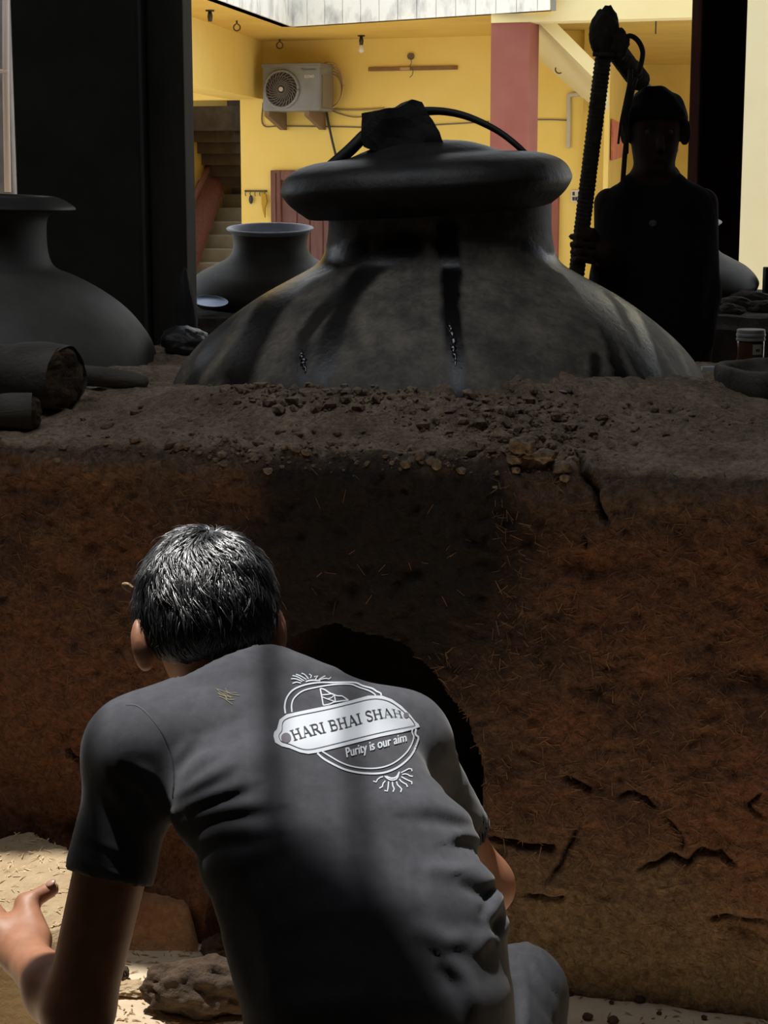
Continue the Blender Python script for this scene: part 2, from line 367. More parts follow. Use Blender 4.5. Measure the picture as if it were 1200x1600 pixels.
# soot over the mouth, red baked clay, pale dusty foot; cracks and mouth inside darkened
sc = A(FU(600, 900)); soot_dark = np.exp(-((np.maximum(0, np.abs(P2[:, 0] - sc[0] + .03 + .16 * fbm(B3, 3.5, 4, 17.)) - .12) / .13) ** 2) - (np.maximum(0, np.abs(P2[:, 1] - sc[1]) - .16) / .12) ** 2) * (front + .6 * (1 - front) * (pr[:, 0] < .04))
soot_dark = np.clip(soot_dark * 1.3 + .5 * fbm(B3, 6, 4, 4.) * sst(.02, .3, soot_dark), 0, 1) * .93; soot_dark = np.maximum(soot_dark, crk * .8); soot_dark = np.where(inside, 1, soot_dark)
dust = np.clip(sst(.33, .05, P2[:, 1] + .12 * fbm(B3, 5, 4, 8.)) * front * sst(.0, .5, P2[:, 0] + .1), 0, 1)
red = np.clip(sst(.1, .7, .25 + .9 * fbm(B3, 4, 4, 1.) + .55 * sst(-.15, -.5, P2[:, 0]) * sst(.85, .6, P2[:, 1]) + .15 * sst(.3, .6, P2[:, 0])) * front, 0, 1)
grey = np.clip(top * (.72 + .7 * fbm(B3, 7, 4, 40.)) + .35 * lip, 0, 1)
M_clay = mat('baked_mud_clay', (.080, .042, .028), (.178, .100, .063), 16, .95, 1.0, 110, c3=(.118, .062, .040), fine=(75, .35, 1.65), attr=['red', 'dust', 'grey', 'soot_dark'], acol=[(.24, .10, .05), (.34, .24, .13), (.42, .32, .215), (.010, .008, .008)], bdist=.012)
oven = mk('clay_furnace', BV, BQ, M_clay, smooth=True, base=(0, FO.y + .8, 0), attrs={'red': red * .7, 'dust': dust * .8, 'grey': grey * .9, 'soot_dark': soot_dark}, label='long reddish mud furnace with arched fire mouth and big pot set in top', cat='furnace')
OV = bvh(BV, BQ)
def drop(x, y, tree=None):
    h = (tree or OV).ray_cast(Vector((x, y, 1.9)), Vector((0, 0, -1)));
    return h[0].z if h[0] is not None else 1.0
def on_top(px, py):
    """point of the furnace seen at a pixel"""
    d = ray(px, py).normalized(); h = OV.ray_cast(CAM, d); return h[0], h[1]

# chopped straw in the clay (nobody could count it)
M_straw = mat('dry_straw', (.30, .17, .07), (.50, .34, .16), 30, .8)
b = MB(); k = 0
for _ in range(5200):
    px, py = rng.uniform(-20, 1220), rng.uniform(735, 1590)
    h, n = on_top(px, py)
    if h is None or n.dot(fn) < .5 or (h - FO).dot(fn) < -.15: continue
    if 390 < px < 770 and py < 1010 and rng.random() < .93: continue
    t = Vector((rng.normal(), rng.normal(), rng.normal())); t = (t - n * t.dot(n)).normalized(); l = rng.uniform(.004, .014); s = n.cross(t) * rng.uniform(.0004, .0009)
    p = h + n * .0008; tp = n * rng.uniform(0, .003)
    b.add([p - t * l - s, p - t * l + s, p + t * l + s + tp, p + t * l - s + tp, p + n * .0012], [(0, 1, 4), (1, 2, 4), (2, 3, 4), (3, 0, 4), (0, 3, 2, 1)])
st = b.obj('straw', mat('clay_straw', (.13, .07, .038), (.27, .16, .085), 40, .9), oven, kind='stuff')
# crumbled clay on top
M_clod = mat('dry_clod', (.19, .14, .092), (.36, .27, .18), 30, .95, .6, 80, fine=(120, .5, 1.4))
b = MB()
for (px, py, sx, sy, n_) in ((480, 602, 70, 18, 260), (410, 600, 40, 18, 120), (580, 602, 35, 14, 120), (800, 660, 60, 30, 380), (830, 705, 45, 22, 200), (420, 706, 150, 14, 200), (620, 712, 120, 14, 110), (1000, 655, 150, 20, 110), (250, 680, 160, 25, 130), (700, 640, 120, 18, 200)):
    for _ in range(n_):
        h, n = on_top(px + rng.normal() * sx, py + rng.normal() * sy)
        if h is None or n.z < .35: continue
        r = min(.014, (.0045 if px < 600 and py < 605 else .0028) * math.exp(rng.normal() * .75)); V, Fc = ico(1)
        V = (V * (1 + .35 * rng.normal(size=(len(V), 1)) * .6) * A((r * rng.uniform(.8, 1.5), r, r * .8))) @ rotz(rng.random() * 6).T + A(h) + A((0, 0, r * .15)); b.add(V, Fc)
b.obj('crumbled_clay', M_clod, kind='stuff', label='crumbled dry clay lying on the furnace top around the big pot', cat='clay')
for (px, py, r) in ((822, 706, .024), (850, 718, .016), (805, 722, .013), (838, 690, .015), (872, 655, .014), (790, 690, .012), (560, 580, .020), (540, 600, .012), (590, 598, .013), (455, 585, .014), (940, 655, .011)):
    h, n = on_top(px, py); V, Fc = rock((h.x, h.y, h.z + r * .45), (r * 1.2, r, r * .8), 3, .45, 1.6)
    mk('clay_clod', V, Fc, M_clod, smooth=False, label='lump of dry clay broken loose on the furnace top', cat='clay lump', group='loose clay lumps on the furnace top')

# ================================================================== second furnace row behind
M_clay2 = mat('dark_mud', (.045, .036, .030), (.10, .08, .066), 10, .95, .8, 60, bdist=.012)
def mudblock(name, x0, x1, y0, y1, z, lab):
    P, Q = plane_grid(x0, x1, y0, y1, .03, lambda p: z + .02 * fbm(p, 4, 4) - .05 * sst(.08, 0, p[:, 1] - y0))
    nx = len(np.arange(x0, x1 + .015, .03)); n = len(P); ring = list(range(nx)) + list(range(2 * nx - 1, n, nx)) + list(range(n - 2, n - nx - 1, -1)) + list(range(n - 2 * nx, 0, -nx))
    bot = P[ring].copy(); bot[:, 2] = -.02; bot[:, :2] += .0; V = np.vstack([P, bot]); Fc = [tuple(q) for q in Q]; m = len(ring)
    Fc += [(ring[(i + 1) % m], ring[i], n + i, n + (i + 1) % m) for i in range(m)]
    return mk(name, V, Fc, M_clay2, smooth=False, label=lab, cat='furnace'), bvh(P, Q)
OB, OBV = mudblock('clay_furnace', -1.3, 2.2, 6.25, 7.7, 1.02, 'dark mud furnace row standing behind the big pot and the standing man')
#@@POTS
# ================================================================== pots
PD = 4.25; PX = U(686, 595, PD).x; PZ0 = 1.0
def zz(py, D): return U(600, py, D).z
def rr(dpx, D): return dpx / F * D / math.cos(PITCH) * .985
prof = [(0.30, .74), (.50, .82), (.600, .93), (.618, .99), (.606, 1.03), (.585, 1.07), (.550, 1.112), (.505, 1.152), (.455, 1.190), (.40, 1.226), (.345, 1.256), (.30, 1.280), (.275, 1.298), (.263, 1.318), (.256, 1.345), (.252, 1.38), (.252, 1.43), (.256, 1.46), (.252, 1.462)]
prof = spl(prof, 90); SEG = 300
V, Fc = lathe(prof, SEG, (PX, PD, 0)); V = V + np.zeros(3)
th = np.arctan2(V[:, 1] - PD, V[:, 0] - PX)
dr = .003 * fbm(V, 5, 3) ; rad = V - A((PX, PD, 0)); rad[:, 2] = 0; V = V + rad * dr[:, None]
PXL = topix(V); vis = (V[:, 1] < PD + .3)
wet = np.zeros(len(V)); pale = np.zeros(len(V))
DR = [([(700, 360), (703, 420), (706, 500), (712, 570), (716, 618)], 20, 15, 1.), ([(690, 385), (697, 410), (702, 440)], 16, 8, 1.), ([(640, 385), (600, 400), (560, 440), (520, 520), (500, 590)], 26, 16, .9), ([(560, 395), (480, 420), (430, 470), (390, 540), (370, 590)], 24, 26, .95),
      ([(520, 400), (440, 425), (370, 480), (320, 560), (300, 600)], 12, 9, .8), ([(600, 400), (560, 450), (535, 520), (520, 580)], 8, 6, .8), ([(620, 400), (540, 450), (480, 520), (470, 590)], 8, 18, .85),
      ([(850, 400), (890, 430), (925, 480), (955, 540), (975, 600)], 9, 14, 1.), ([(870, 402), (920, 440), (960, 500), (1000, 570), (1010, 595)], 10, 16, 1.), ([(900, 410), (960, 450), (1000, 510), (1025, 580)], 8, 10, 1.), ([(820, 385), (860, 405), (900, 440)], 10, 7, .8), ([(930, 560), (932, 605)], 10, 12, .9), ([(560, 372), (700, 372), (830, 380)], 9, 9, .55)]
jit = np.stack([noise(V, 30), noise(V, 30, 5.)], 1) * 6 + np.stack([noise(V, 9), noise(V, 9, 5.)], 1) * 6
for pts, w0, w1, a in DR:
    d, _, t = pdist(PXL + jit, spl(pts, 16)); w_ = w0 + (w1 - w0) * t; wet = np.maximum(wet, a * sst(1.15, .6, d / w_) * vis)
for pts, w0, a in (([(440, 440), (400, 480), (350, 550), (300, 605)], 7, .5), ([(505, 412), (470, 440)], 14, .5), ([(1080, 590), (1050, 530), (990, 470), (930, 430)], 3, .9), ([(1060, 590), (1030, 540), (980, 480), (900, 420)], 1.6, .6), ([(568, 500), (572, 530)], 12, .5), ([(705, 495), (709, 540), (712, 575)], 5, .0), ([(500, 425), (560, 398), (640, 388)], 6, .5), ([(340, 520), (400, 455), (460, 420), (495, 405)], 4, .9)):
    d, _, t = pdist(PXL + jit * .4, spl(pts, 12)); pale = np.maximum(pale, a * sst(1.3, .3, d / w0) * vis)
pale = np.maximum(pale, .35 * np.clip(fbm(V, 14, 4) * 1.4 - .1, 0, 1))
M_pot = mat('sooty_copper', (.062, .053, .043), (.20, .172, .134), 9, .66, .35, 60, attr=['pale', 'wet'], acol=[(.34, .29, .22), (.006, .005, .006)], arough=[None, .25], bdist=.004, spec=.5, fine=(45, .6, 1.4))
bigpot = thing('distilling_pot', (PX, PD, 1.0), 'huge sooty copper still with wet black drips, sunk in the furnace top', 'pot')
mk('body', V, Fc, M_pot, bigpot, smooth=True, attrs={'wet': wet, 'pale': pale})
# glistening water run down the front: a raised bead of water
M_water = mat('water', (.02, .02, .025), rough=.05, spec=1.0)
potv = bvh(V, Fc)
for (x0, y0, x1, y1, w0) in ((705, 495, 712, 575, .006), (702, 500, 706, 530, .004), (470, 545, 478, 585, .006)):
    pts = []
    for t in np.linspace(0, 1, 24):
        d = ray(x0 + (x1 - x0) * t + 1.2 * math.sin(t * 17), y0 + (y1 - y0) * t).normalized(); h = potv.ray_cast(CAM, d)
        if h[0]: pts.append(h[0] - h[1] * .0005)
    if len(pts) > 5:
        n = len(pts); rr_ = w0 * np.sin(np.linspace(.15, math.pi - .1, n)) * (1 + .35 * np.sin(np.arange(n) * 1.9)); mk('water_trickle', *tube(pts, rr_, 8), M_water, bigpot, smooth=True)

# lid
M_lid = mat('sooty_lid', (.012, .011, .010), (.035, .031, .028), 9, .45, .3, 50, spec=.5)
LX = U(666, 300, PD).x; LZ = 1.470
tl = A(Matrix.Rotation(math.radians(-3.2), 3, 'Y') @ Matrix.Rotation(math.radians(.5), 3, 'X'))
lp = [(.235, -.010), (.262, -.060), (.285, -.050), (.312, -.028), (.328, -.004), (.327, .012), (.316, .032), (.292, .048), (.25, .060), (.205, .065), (.17, .069), (.14, .080), (.10, .092), (.05, .098), (.004, .099)]
V, Fc = lathe(spl(lp, 60), 128, (0, 0, 0)); V = V * (1 + .012 * fbm(V, 6, 3))[:, None]; V = V @ tl.T + A((LX, PD, LZ))
lid = mk('pot_lid', V, Fc, M_lid, smooth=True, label='thick rounded black lid sealing the huge still', cat='lid'); LID = bvh(V, Fc)
# stone on the lid
def lid_at(px, py_hint=None):
    x = U(px, 240, PD).x; h = LID.ray_cast(Vector((x, PD - .02, 2.2)), Vector((0, 0, -1))); return h[0]
h = lid_at(630); b = bmesh.new(); M_stone = mat('black_stone', (.010, .009, .009), (.03, .027, .025), 12, .9, .5, 40)
def px_poly(pts, D, th):
    """solid block whose near face has this outline, at its own distance and with real thickness"""
    f0 = [U(x, y, D) for x, y in pts]; f1 = [U(x, y, D) + Vector((0, th, .004)) for x, y in pts]; return f0, f1
O = [(568, 232), (566, 205), (567, 178), (592, 172), (618, 170), (632, 163), (643, 156), (657, 160), (668, 184), (684, 205), (693, 222), (660, 228), (615, 232), (590, 240)]
f0, f1 = px_poly(O, PD - .09, .17)
vs0 = [b.verts.new(v) for v in f0]; vs1 = [b.verts.new(v) for v in f1]; b.faces.new(vs0[::-1]); b.faces.new(vs1)
for i in range(len(O)): b.faces.new((vs0[i], vs0[(i + 1) % len(O)], vs1[(i + 1) % len(O)], vs1[i]))
bmesh.ops.recalc_face_normals(b, faces=b.faces); bmesh.ops.triangulate(b, faces=b.faces); bmesh.ops.subdivide_edges(b, edges=b.edges, cuts=3, use_grid_fill=True)
V = np.array([v.co[:] for v in b.verts]); Fc = [tuple(v.index for v in f.verts) for f in b.faces]; b.free()
V = V + .012 * np.stack([fbm(V, 14, 3), fbm(V, 14, 3, 4.), fbm(V, 14, 3, 9.)], 1)
mk('stone_weight', V, Fc, M_stone, label='rough black stone block weighing down the lid of the huge still', cat='stone')
# springy bow clamp
bp = [(508, 268, .00), (545, 236, .0), (578, 205, .02), (620, 182, .05), (665, 174, .06), (700, 175, .05), (735, 184, .03), (775, 203, .01), (805, 225, -.01), (829, 248, -.02)]
pts = spl([tuple(U(x, y, PD + d)) for x, y, d in bp], 40); r_ = np.interp(np.linspace(0, 1, 40), [0, .25, .5, .8, 1], [.018, .018, .011, .009, .009])
mk('bow_clamp', *tube(pts, r_, 10, .8), mat('charred_bamboo', (.012, .010, .009), (.03, .025, .02), 20, .6, stretch=(1, 1, 1)), smooth=True, label='bent dark bamboo bow clamping the lid of the huge still', cat='clamp')

def pot(name, axis, prof, m, mrim, label, tilt=None, seg=96, rim_from=None, group=None):
    t = thing(name, axis, label, 'pot', group)
    prof = np.array(prof)
    k = rim_from
    V, Fc = lathe(spl(prof[:k + 1], 46), seg, axis, tilt); 
    V2 = V - A(axis); V2[:, :2] *= (1 + .012 * fbm(V, 4, 3))[:, None]; mk('body', V2 + A(axis), Fc[:-2] + [Fc[-2]], m, t, smooth=True)
    V, Fc = lathe(spl(prof[k:], 26), seg, axis, tilt, cap=False); mk('rim', V, Fc, mrim, t, smooth=True)
    return t
M_pot2 = mat('dull_dark_copper', (.055, .052, .047), (.11, .105, .093), 5, .6, .2, 50, bdist=.004)
M_rimd = mat('dark_rim', (.03, .028, .026), (.06, .055, .05), 9, .5)
M_rim = mat('pale_metal_rim', (.50, .54, .62), (.66, .70, .78), 10, .5)  # rim paled in place of courtyard light it barely catches
LD = 4.75; lx = U(-52, 330, LD).x
pot('distilling_pot', (lx, LD, 1.0), [(.30, -.12), (.44, -.05), (.472, .02), (.462, .075), (.43, .125), (.38, .175), (.32, .215), (.26, .245), (.215, .262), (.195, .285), (.186, .33), (.186, .385), (.20, .405), (.225, .422), (.256, .412), (.253, .422), (.22, .440), (.19, .44), (.165, .385), (.165, .30)], M_pot2, M_rimd,
    'large dull grey pot with flared rim behind the logs, beside the dark pillar', tilt=A(Matrix.Rotation(math.radians(2), 3, 'Y')), rim_from=12)
BD = 6.75
def backpot(px, py_rim, D, lab, rs=1.):
    ax = U(px, 470, D); k = rr(67, 6.75) * rs; zr = zz(py_rim, D); z0 = OBV.ray_cast(Vector((ax.x, D, 2)), Vector((0, 0, -1)))[0].z - .03; H = zr - z0
    p = [(.8 * k, 0), (1.65 * k, .10 * H), (1.92 * k, .26 * H), (1.90 * k, .36 * H), (1.66 * k, .48 * H), (1.30 * k, .575 * H), (1.02 * k, .65 * H), (.88 * k, .74 * H), (.85 * k, .85 * H), (.89 * k, .96 * H), (1.0 * k, 1.0 * H), (.98 * k, 1.02 * H), (.90 * k, 1.01 * H), (.82 * k, .95 * H), (.76 * k, .8 * H), (.8 * k, .68 * H)]
    return pot('water_pot', (ax.x, D, z0), p, M_pot2, M_rim, lab, tilt=A(Matrix.Rotation(math.radians(5), 3, 'X')), rim_from=9)
backpot(424, 357, BD, 'open dark pot with pale metal rim standing behind the huge still near the stairs')
backpot(1056, 346, 7.0, 'grey pot half hidden behind the standing man, on the dark furnace row')

# ------------------------------------------------------------------ wood and small things on the furnace tops
M_bark = mat('grey_bark', (.075, .066, .055), (.15, .13, .11), 8, .9, .7, 40, stretch=(.4, 1, 1), bdist=.01)
M_cut = mat('rough_cut_wood', (.05, .033, .02), (.13, .085, .05), 25, .95, .9, 60, bdist=.01)
def log(p0, p1, r, label, knots=0):
    t = thing('log', (p0 + p1) * .5 - Vector((0, 0, r)), label, 'log', 'logs on the furnace top')
    n = 30; P = [p0.lerp(p1, i / (n - 1)) for i in range(n)]; V, Fc = tube(P, [r * (1 + .06 * math.sin(i * .5)) for i in range(n)], 28, cap=False); V = V + .010 * np.stack([fbm(V, 10, 3), fbm(V, 10, 3, 3.), fbm(V, 10, 3, 6.)], 1)
    mk('bark', V, Fc, M_bark, t, smooth=True)
    for e, q in ((p0, p1), (p1, p0)):
        ax = (e - q).normalized(); u = ax.orthogonal().normalized(); v = ax.cross(u); W = [e]; Fq = []; rings = 9; sg = 28
        for i in range(1, rings + 1):
            for k in range(sg): a = 2 * math.pi * k / sg; W.append(e + (u * math.cos(a) + v * math.sin(a)) * (r * i / rings * .985))
        W = A([tuple(x) for x in W]); W = W + np.outer(.016 * fbm(W, 30, 4) + .004 - .012 * (np.linalg.norm(W - A(e), axis=1) / r) ** 6, A(ax))
        Fq = [(0, 1 + k, 1 + (k + 1) % sg) for k in range(sg)] + [(1 + (i - 1) * sg + k, 1 + i * sg + k, 1 + i * sg + (k + 1) % sg, 1 + (i - 1) * sg + (k + 1) % sg) for i in range(1, rings) for k in range(sg)]
        mk('cut_end', W, Fq, M_cut, t, label='rough chopped end grain')
    return t
g = drop(U(105, 600, 3.85).x, 3.85); e = U(103, 560, 3.85); e.z = g + .066
log(e, e + Vector((-.42, .22, -.005)), .066, 'thick grey log with a rough chopped end lying on the furnace top')
e = U(52, 588, 3.74); e.z = drop(e.x, e.y) + .034
log(e, e + Vector((-.34, .02, .01)), .036, 'thinner bark covered log lying before the thick one')
a_ = U(150, 572, 4.0); b_ = U(232, 585, 3.98); a_.z = drop(a_.x, a_.y) + .026; b_.z = drop(b_.x, b_.y) + .012
pts = [a_ + Vector((-.12, .06, .0)), a_, a_.lerp(b_, .5), a_.lerp(b_, .85), b_]
mk('wooden_stick', *tube(spl([tuple(p) for p in pts], 16), np.interp(np.linspace(0, 1, 16), [0, .6, .92, 1], [.024, .020, .012, .002]), 12), M_bark, smooth=True, label='short tapered grey stick beside the thick log', cat='stick')

M_blk = mat('black_cloth', (.010, .010, .011), (.025, .024, .026), 12, .8, .4, 30)
# stone-like basin on the right
M_basin = mat('grey_clay_basin', (.060, .052, .044), (.135, .12, .10), 14, .9, .8, 50, bdist=.008)
bx = U(1232, 600, 3.90); bx.z = drop(min(bx.x, 1.0), bx.y) - .01
V, Fc = lathe(spl([(.05, .0), (.115, .0), (.143, .016), (.154, .042), (.154, .068), (.145, .074), (.135, .068), (.125, .045), (.10, .026), (.01, .022)], 36), 72, tuple(bx)); V = V + .006 * np.stack([fbm(V, 12, 3), fbm(V, 12, 3, 3.), fbm(V, 12, 3, 6.)], 1)
mk('clay_basin', V, Fc, M_basin, smooth=True, label='thick walled grey clay basin at the end of the furnace top', cat='basin')
V, Fc = rock((bx.x + .01, bx.y + .01, bx.z + .062), (.055, .05, .045), 3, .25, 1.2); mk('clay_lump', V, Fc, mat('pale_clay', (.14, .13, .115), (.2, .19, .17), 8, .9, .3), smooth=True, label='pale grey clay lump lying in the clay basin', cat='clay lump')
# jar
jx = U(1172, 560, 4.38); jx.z = drop(jx.x, jx.y) + .002; r_ = rr(21, 4.45)
jar = thing('storage_jar', tuple(jx), 'plastic jar with pale screw lid and small paper label behind the clay basin', 'jar')
zt = zz(512, 4.45) - jx.z
M_jar = mat('dark_jar', (.05, .02, .012), (.09, .04, .02), 8, .2)
mk('body', *lathe([(r_ * .9, 0), (r_, .006), (r_, zt * .72), (r_ * .97, zt * .78)], 40, tuple(jx)), M_jar, jar, smooth=True)
M_lidp = mat('pale_plastic', (.20, .20, .19), (.28, .28, .26), 10, .5)
mk('lid', *lathe([(r_ * 1.06, zt * .77), (r_ * 1.07, zt * .81), (r_ * 1.02, zt * .82), (r_ * 1.02, zt * .86), (r_ * 1.07, zt * .87), (r_ * 1.07, zt * .91), (r_ * 1.03, zt * .93), (r_ * 1.03, zt * 1.0), (r_ * .98, zt * 1.02)], 40, tuple(jx)), M_lidp, jar, smooth=False)
b = MB(); n = 8; W = []
for i in range(n):
    a = math.radians(-112 + 44 * i / (n - 1) + 20); 
    for z in (zt * .47, zt * .70): W.append((jx.x + math.cos(a) * (r_ + .0008), jx.y + math.sin(a) * (r_ + .0008), jx.z + z))
lb = mk('paper_label', W, [(2 * i, 2 * i + 2, 2 * i + 3, 2 * i + 1) for i in range(n - 1)], mat('label_paper', (.34, .35, .27)), jar)
W = [(x, y, z) for x, y, z in W]; q = []
for i in range(2, 6):
    for z in (zt * .535, zt * .60): a = math.radians(-112 + 44 * i / (n - 1) + 20); q.append((jx.x + math.cos(a) * (r_ + .0014), jx.y + math.sin(a) * (r_ + .0014), jx.z + z))
mk('label_print', q, [(2 * i, 2 * i + 2, 2 * i + 3, 2 * i + 1) for i in range(3)], mat('label_ink', (.05, .06, .05)), lb)
# paper slip and petals
h, n = on_top(1110, 566); hx = U(1111, 563, 4.48); hz = drop(hx.x, hx.y)
mk('paper_slip', *box(hx.x - .022, hx.x + .022, hx.y - .012, hx.y + .012, hz, hz + .012), mat('white_card', (.55, .57, .6)), label='small white card lying on the furnace top past the huge still', cat='card')
for px, py in ((880, 613), (862, 612), (700, 645)):
    h, n = on_top(px, py); V, Fc = ico(2); V = V * A((.010, .006, .0016)) @ eul(.2, .2, px).T + A(h) + A((0, 0, .002))
    mk('flower_petal', V, Fc, mat('pink_petal', (.55, .30, .36)), smooth=True, label='tiny pale pink petal dropped at the foot of the huge still', cat='petal', group='petals on the furnace top')
# left: dark sack, cloth bundle, metal tray
sx = U(290, 510, 5.6); gz = .0
def onback(px, D): x = U(px, 480, D).x; h = OBV.ray_cast(Vector((x, D, 2)), Vector((0, 0, -1))); return Vector((x, D, h[0].z if h[0] else 1.0))
cx_ = U(289, 480, 4.98).x; c = Vector((cx_, 4.98, drop(cx_, 4.98) - .01)); zt = zz(418, 4.98); V, Fc = ico(4); V = V * (1 + .10 * fbm(V, 2, 4))[:, None]; V[:, 0] *= (1 - .42 * sst(-.2, 1, V[:, 2])); V = V * A((.034, .034, (zt - c.z + .05) / 2)) + A((c.x, c.y, (zt + c.z - .05) / 2)); V[:, 2] = np.maximum(V[:, 2], c.z)
mk('black_sack', V, Fc, M_blk, smooth=True, label='upright rounded black sack standing before the narrow grimy post', cat='sack')
x = U(290, 528, 4.78); gz = drop(x.x, 4.78); 
V, Fc = rock((x.x, 4.78, gz + .030), (.062, .06, .04), 4, .4, 1.4); mk('cloth_bundle', V, Fc, mat('dark_plastic', (.018, .018, .018), (.04, .04, .04), 15, .35, .6, 40), smooth=True, label='crumpled dark plastic bundle on the furnace top by the pillar', cat='bundle')
c = onback(328, 6.42); V, Fc = lathe(spl([(.002, 0), (.042, 0), (.058, .008), (.062, .010), (.042, .003), (.002, .003)], 20), 48, (0, 0, 0)); V = V @ eul(.24, .1, 0).T + A((c.x, c.y, c.z + .03))
mk('metal_plate', V, Fc, mat('bright_metal', (.30, .38, .52), rough=.45, metal=.6), smooth=True, label='small shiny metal plate propped under the open pot', cat='plate')
c = onback(1204, 6.9); mk('tin_box', *box(c.x - .022, c.x + .03, c.y, c.y + .06, c.z - .005, zz(418, 6.9)), mat('black_tin', (.012, .012, .014)), bevel=.004, label='small black tin standing on the dark furnace row', cat='tin')
for px, D, r in ((1150, 6.55, .05), (1172, 6.7, .06), (1140, 6.4, .04), (1190, 6.5, .045)):
    c = onback(px, D); V, Fc = rock((c.x, c.y, c.z + r * .3), (r * 1.3, r, r * .6), 3, .4, 1.5); mk('clay_lump', V, Fc, M_clay2, label='dark crumbly clay lump heaped on the dark furnace row', cat='clay lump', group='clay lumps on the dark furnace row')

# ================================================================== pillars of the workshop
def pillar(px0, px1, D, depth, label, m):
    x0, x1 = U(px0, 268, D).x, U(px1, 268, D).x
    return mk('pillar', *box(x0, x1, D, D + depth, 0, RZ), m, label=label, cat='pillar', bevel=.012)
pl = pillar(24, 222, 5.3, .38, 'broad sooty black pillar behind the dull grey pot', M_sootp)
x0 = U(222, 268, 5.3).x; x1 = U(290, 268, 5.42).x
mk('pillar', *box(x0 + .006, x1, 5.42, 5.68, 0, RZ), mat('sooty_wood', (.022, .020, .014), (.055, .048, .032), 5, .9, .4, 40, stretch=(1, 1, .3)), label='narrow grimy post standing flush beside the broad black pillar', cat='pillar', bevel=.006)
mk('pillar', *box(U(1089, 268, 8).x, U(1160, 268, 8).x, 8, 8.26, -.6, RZ), mat('dark_red_pillar', (.012, .006, .005), (.022, .010, .008), 4, 1., spec=0.), label='slim dark red pillar behind the standing man', cat='pillar', bevel=.012)
#@@BUILDING
# ================================================================== yellow building across the courtyard
fa = math.radians(20); bt = Vector((math.cos(fa), -math.sin(fa), 0)); bn = Vector((-math.sin(fa), -math.cos(fa), 0))
BO = U(410, 268, 19.0); BO.z = 0
wv = Vector((-math.sin(math.radians(9.5)), -math.cos(math.radians(9.5)), 0))       # the wings run this way
def W(s, n, z): return BO + bt * s + bn * n + Vector((0, 0, z))
def FS(px, py, n=0.):
    p = PL(px, py, BO + bn * n, bn); return ((p - BO).dot(bt), p.z)
CZ = -.6
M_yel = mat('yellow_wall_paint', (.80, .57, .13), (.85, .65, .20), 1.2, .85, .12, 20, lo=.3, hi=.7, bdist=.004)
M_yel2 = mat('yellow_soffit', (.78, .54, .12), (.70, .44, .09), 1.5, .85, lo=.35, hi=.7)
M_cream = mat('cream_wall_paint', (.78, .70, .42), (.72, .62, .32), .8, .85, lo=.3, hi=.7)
M_redc = mat('dull_red_paint', (.235, .065, .048), (.28, .095, .075), 3, .7, lo=.3, hi=.7)
M_tile = mat('grubby_white_tile', (.86, .86, .82), (.25, .26, .28), 5, .6, lo=.52, hi=.8, stretch=(1, 1, .5))
M_grout = mat('grey_grout', (.22, .22, .20))
M_brown = mat('brown_door_wood', (.11, .035, .025), (.18, .065, .045), 6, .6, stretch=(8, 8, 1))
M_grey = mat('grey_door_panel', (.30, .31, .32))
M_wire = mat('grey_cable', (.16, .14, .11))
M_blkp = mat('black_plastic', (.02, .02, .02), rough=.5)
def prism(pts, v):
    n = len(pts); V = [Vector(p) for p in pts] + [Vector(p) + Vector(v) for p in pts]
    return V, [tuple(range(n))[::-1], tuple(range(n, 2 * n))] + [(i, (i + 1) % n, n + (i + 1) % n, n + i) for i in range(n)]
ZS = U(410, 65, 19).z
K, Kr, Kl = G(455, 42, ZS), G(765, 22, ZS), G(340, 0, ZS)
Kl2 = K + (Kl - K).normalized() * 6; Kr2 = K + (Kr - K).normalized() * ((Kr - K).length + .6)
# facade: pieces around the stair opening
so0, zo = FS(262, 157); so1, _ = FS(375, 157); se, _ = FS(944, 200)
walls = MB(); c1_ = FS(860, 100)[0]
walls.add(*box(-6, so0, -.2, 0, CZ, ZS + .1, W)).add(*box(so0, so1, -.2, 0, zo, ZS + .1, W)).add(*box(so1, se, -.2, 0, CZ, ZS + .1, W))
walls.obj('wall_facade', M_yel, kind='structure', label='yellow painted facade under the veranda')
sl = [K, Kr2, W(c1_, -.2, ZS), W(-6, -.2, ZS), Kl2]
for p in sl: p.z = ZS
MB().add(*prism(sl, (0, 0, .12))).obj('ceiling', M_yel2, kind='structure', label='yellow veranda soffit')
# parapet of tiles
par = thing('trim_1', tuple((K + Kr) / 2), 'white tiled parapet along the veranda edge', kind='structure')
for a, b2, out in ((K, Kr2, None), (Kl2, K, None)):
    d = (b2 - a).normalized(); o = Vector((d.y, -d.x, 0)); Lh = (b2 - a).length
    MB().add(*prism([a - o * .08, b2 - o * .08, b2, a], (0, 0, .75))).obj('parapet_wall', M_grout, par)
    tw = .205; n = int(Lh / tw) + 1
    for i in range(n):
        s0 = i * tw if a is K else Lh - (i + 1) * tw
        if (a is K and s0 > Lh - .03) or s0 < 0: continue
        p0 = a + d * (s0 + .004); p1 = a + d * (min(s0 + tw, Lh) - .004); z0 = ZS
        for hh in (.42, .32):
            mk('tile', *prism([p0 + Vector((0, 0, z0 - ZS)), p1 + Vector((0, 0, z0 - ZS)), p1 + o * .018 + Vector((0, 0, z0 - ZS)), p0 + o * .018 + Vector((0, 0, z0 - ZS))], (0, 0, hh - .006)), M_tile, par); z0 += hh
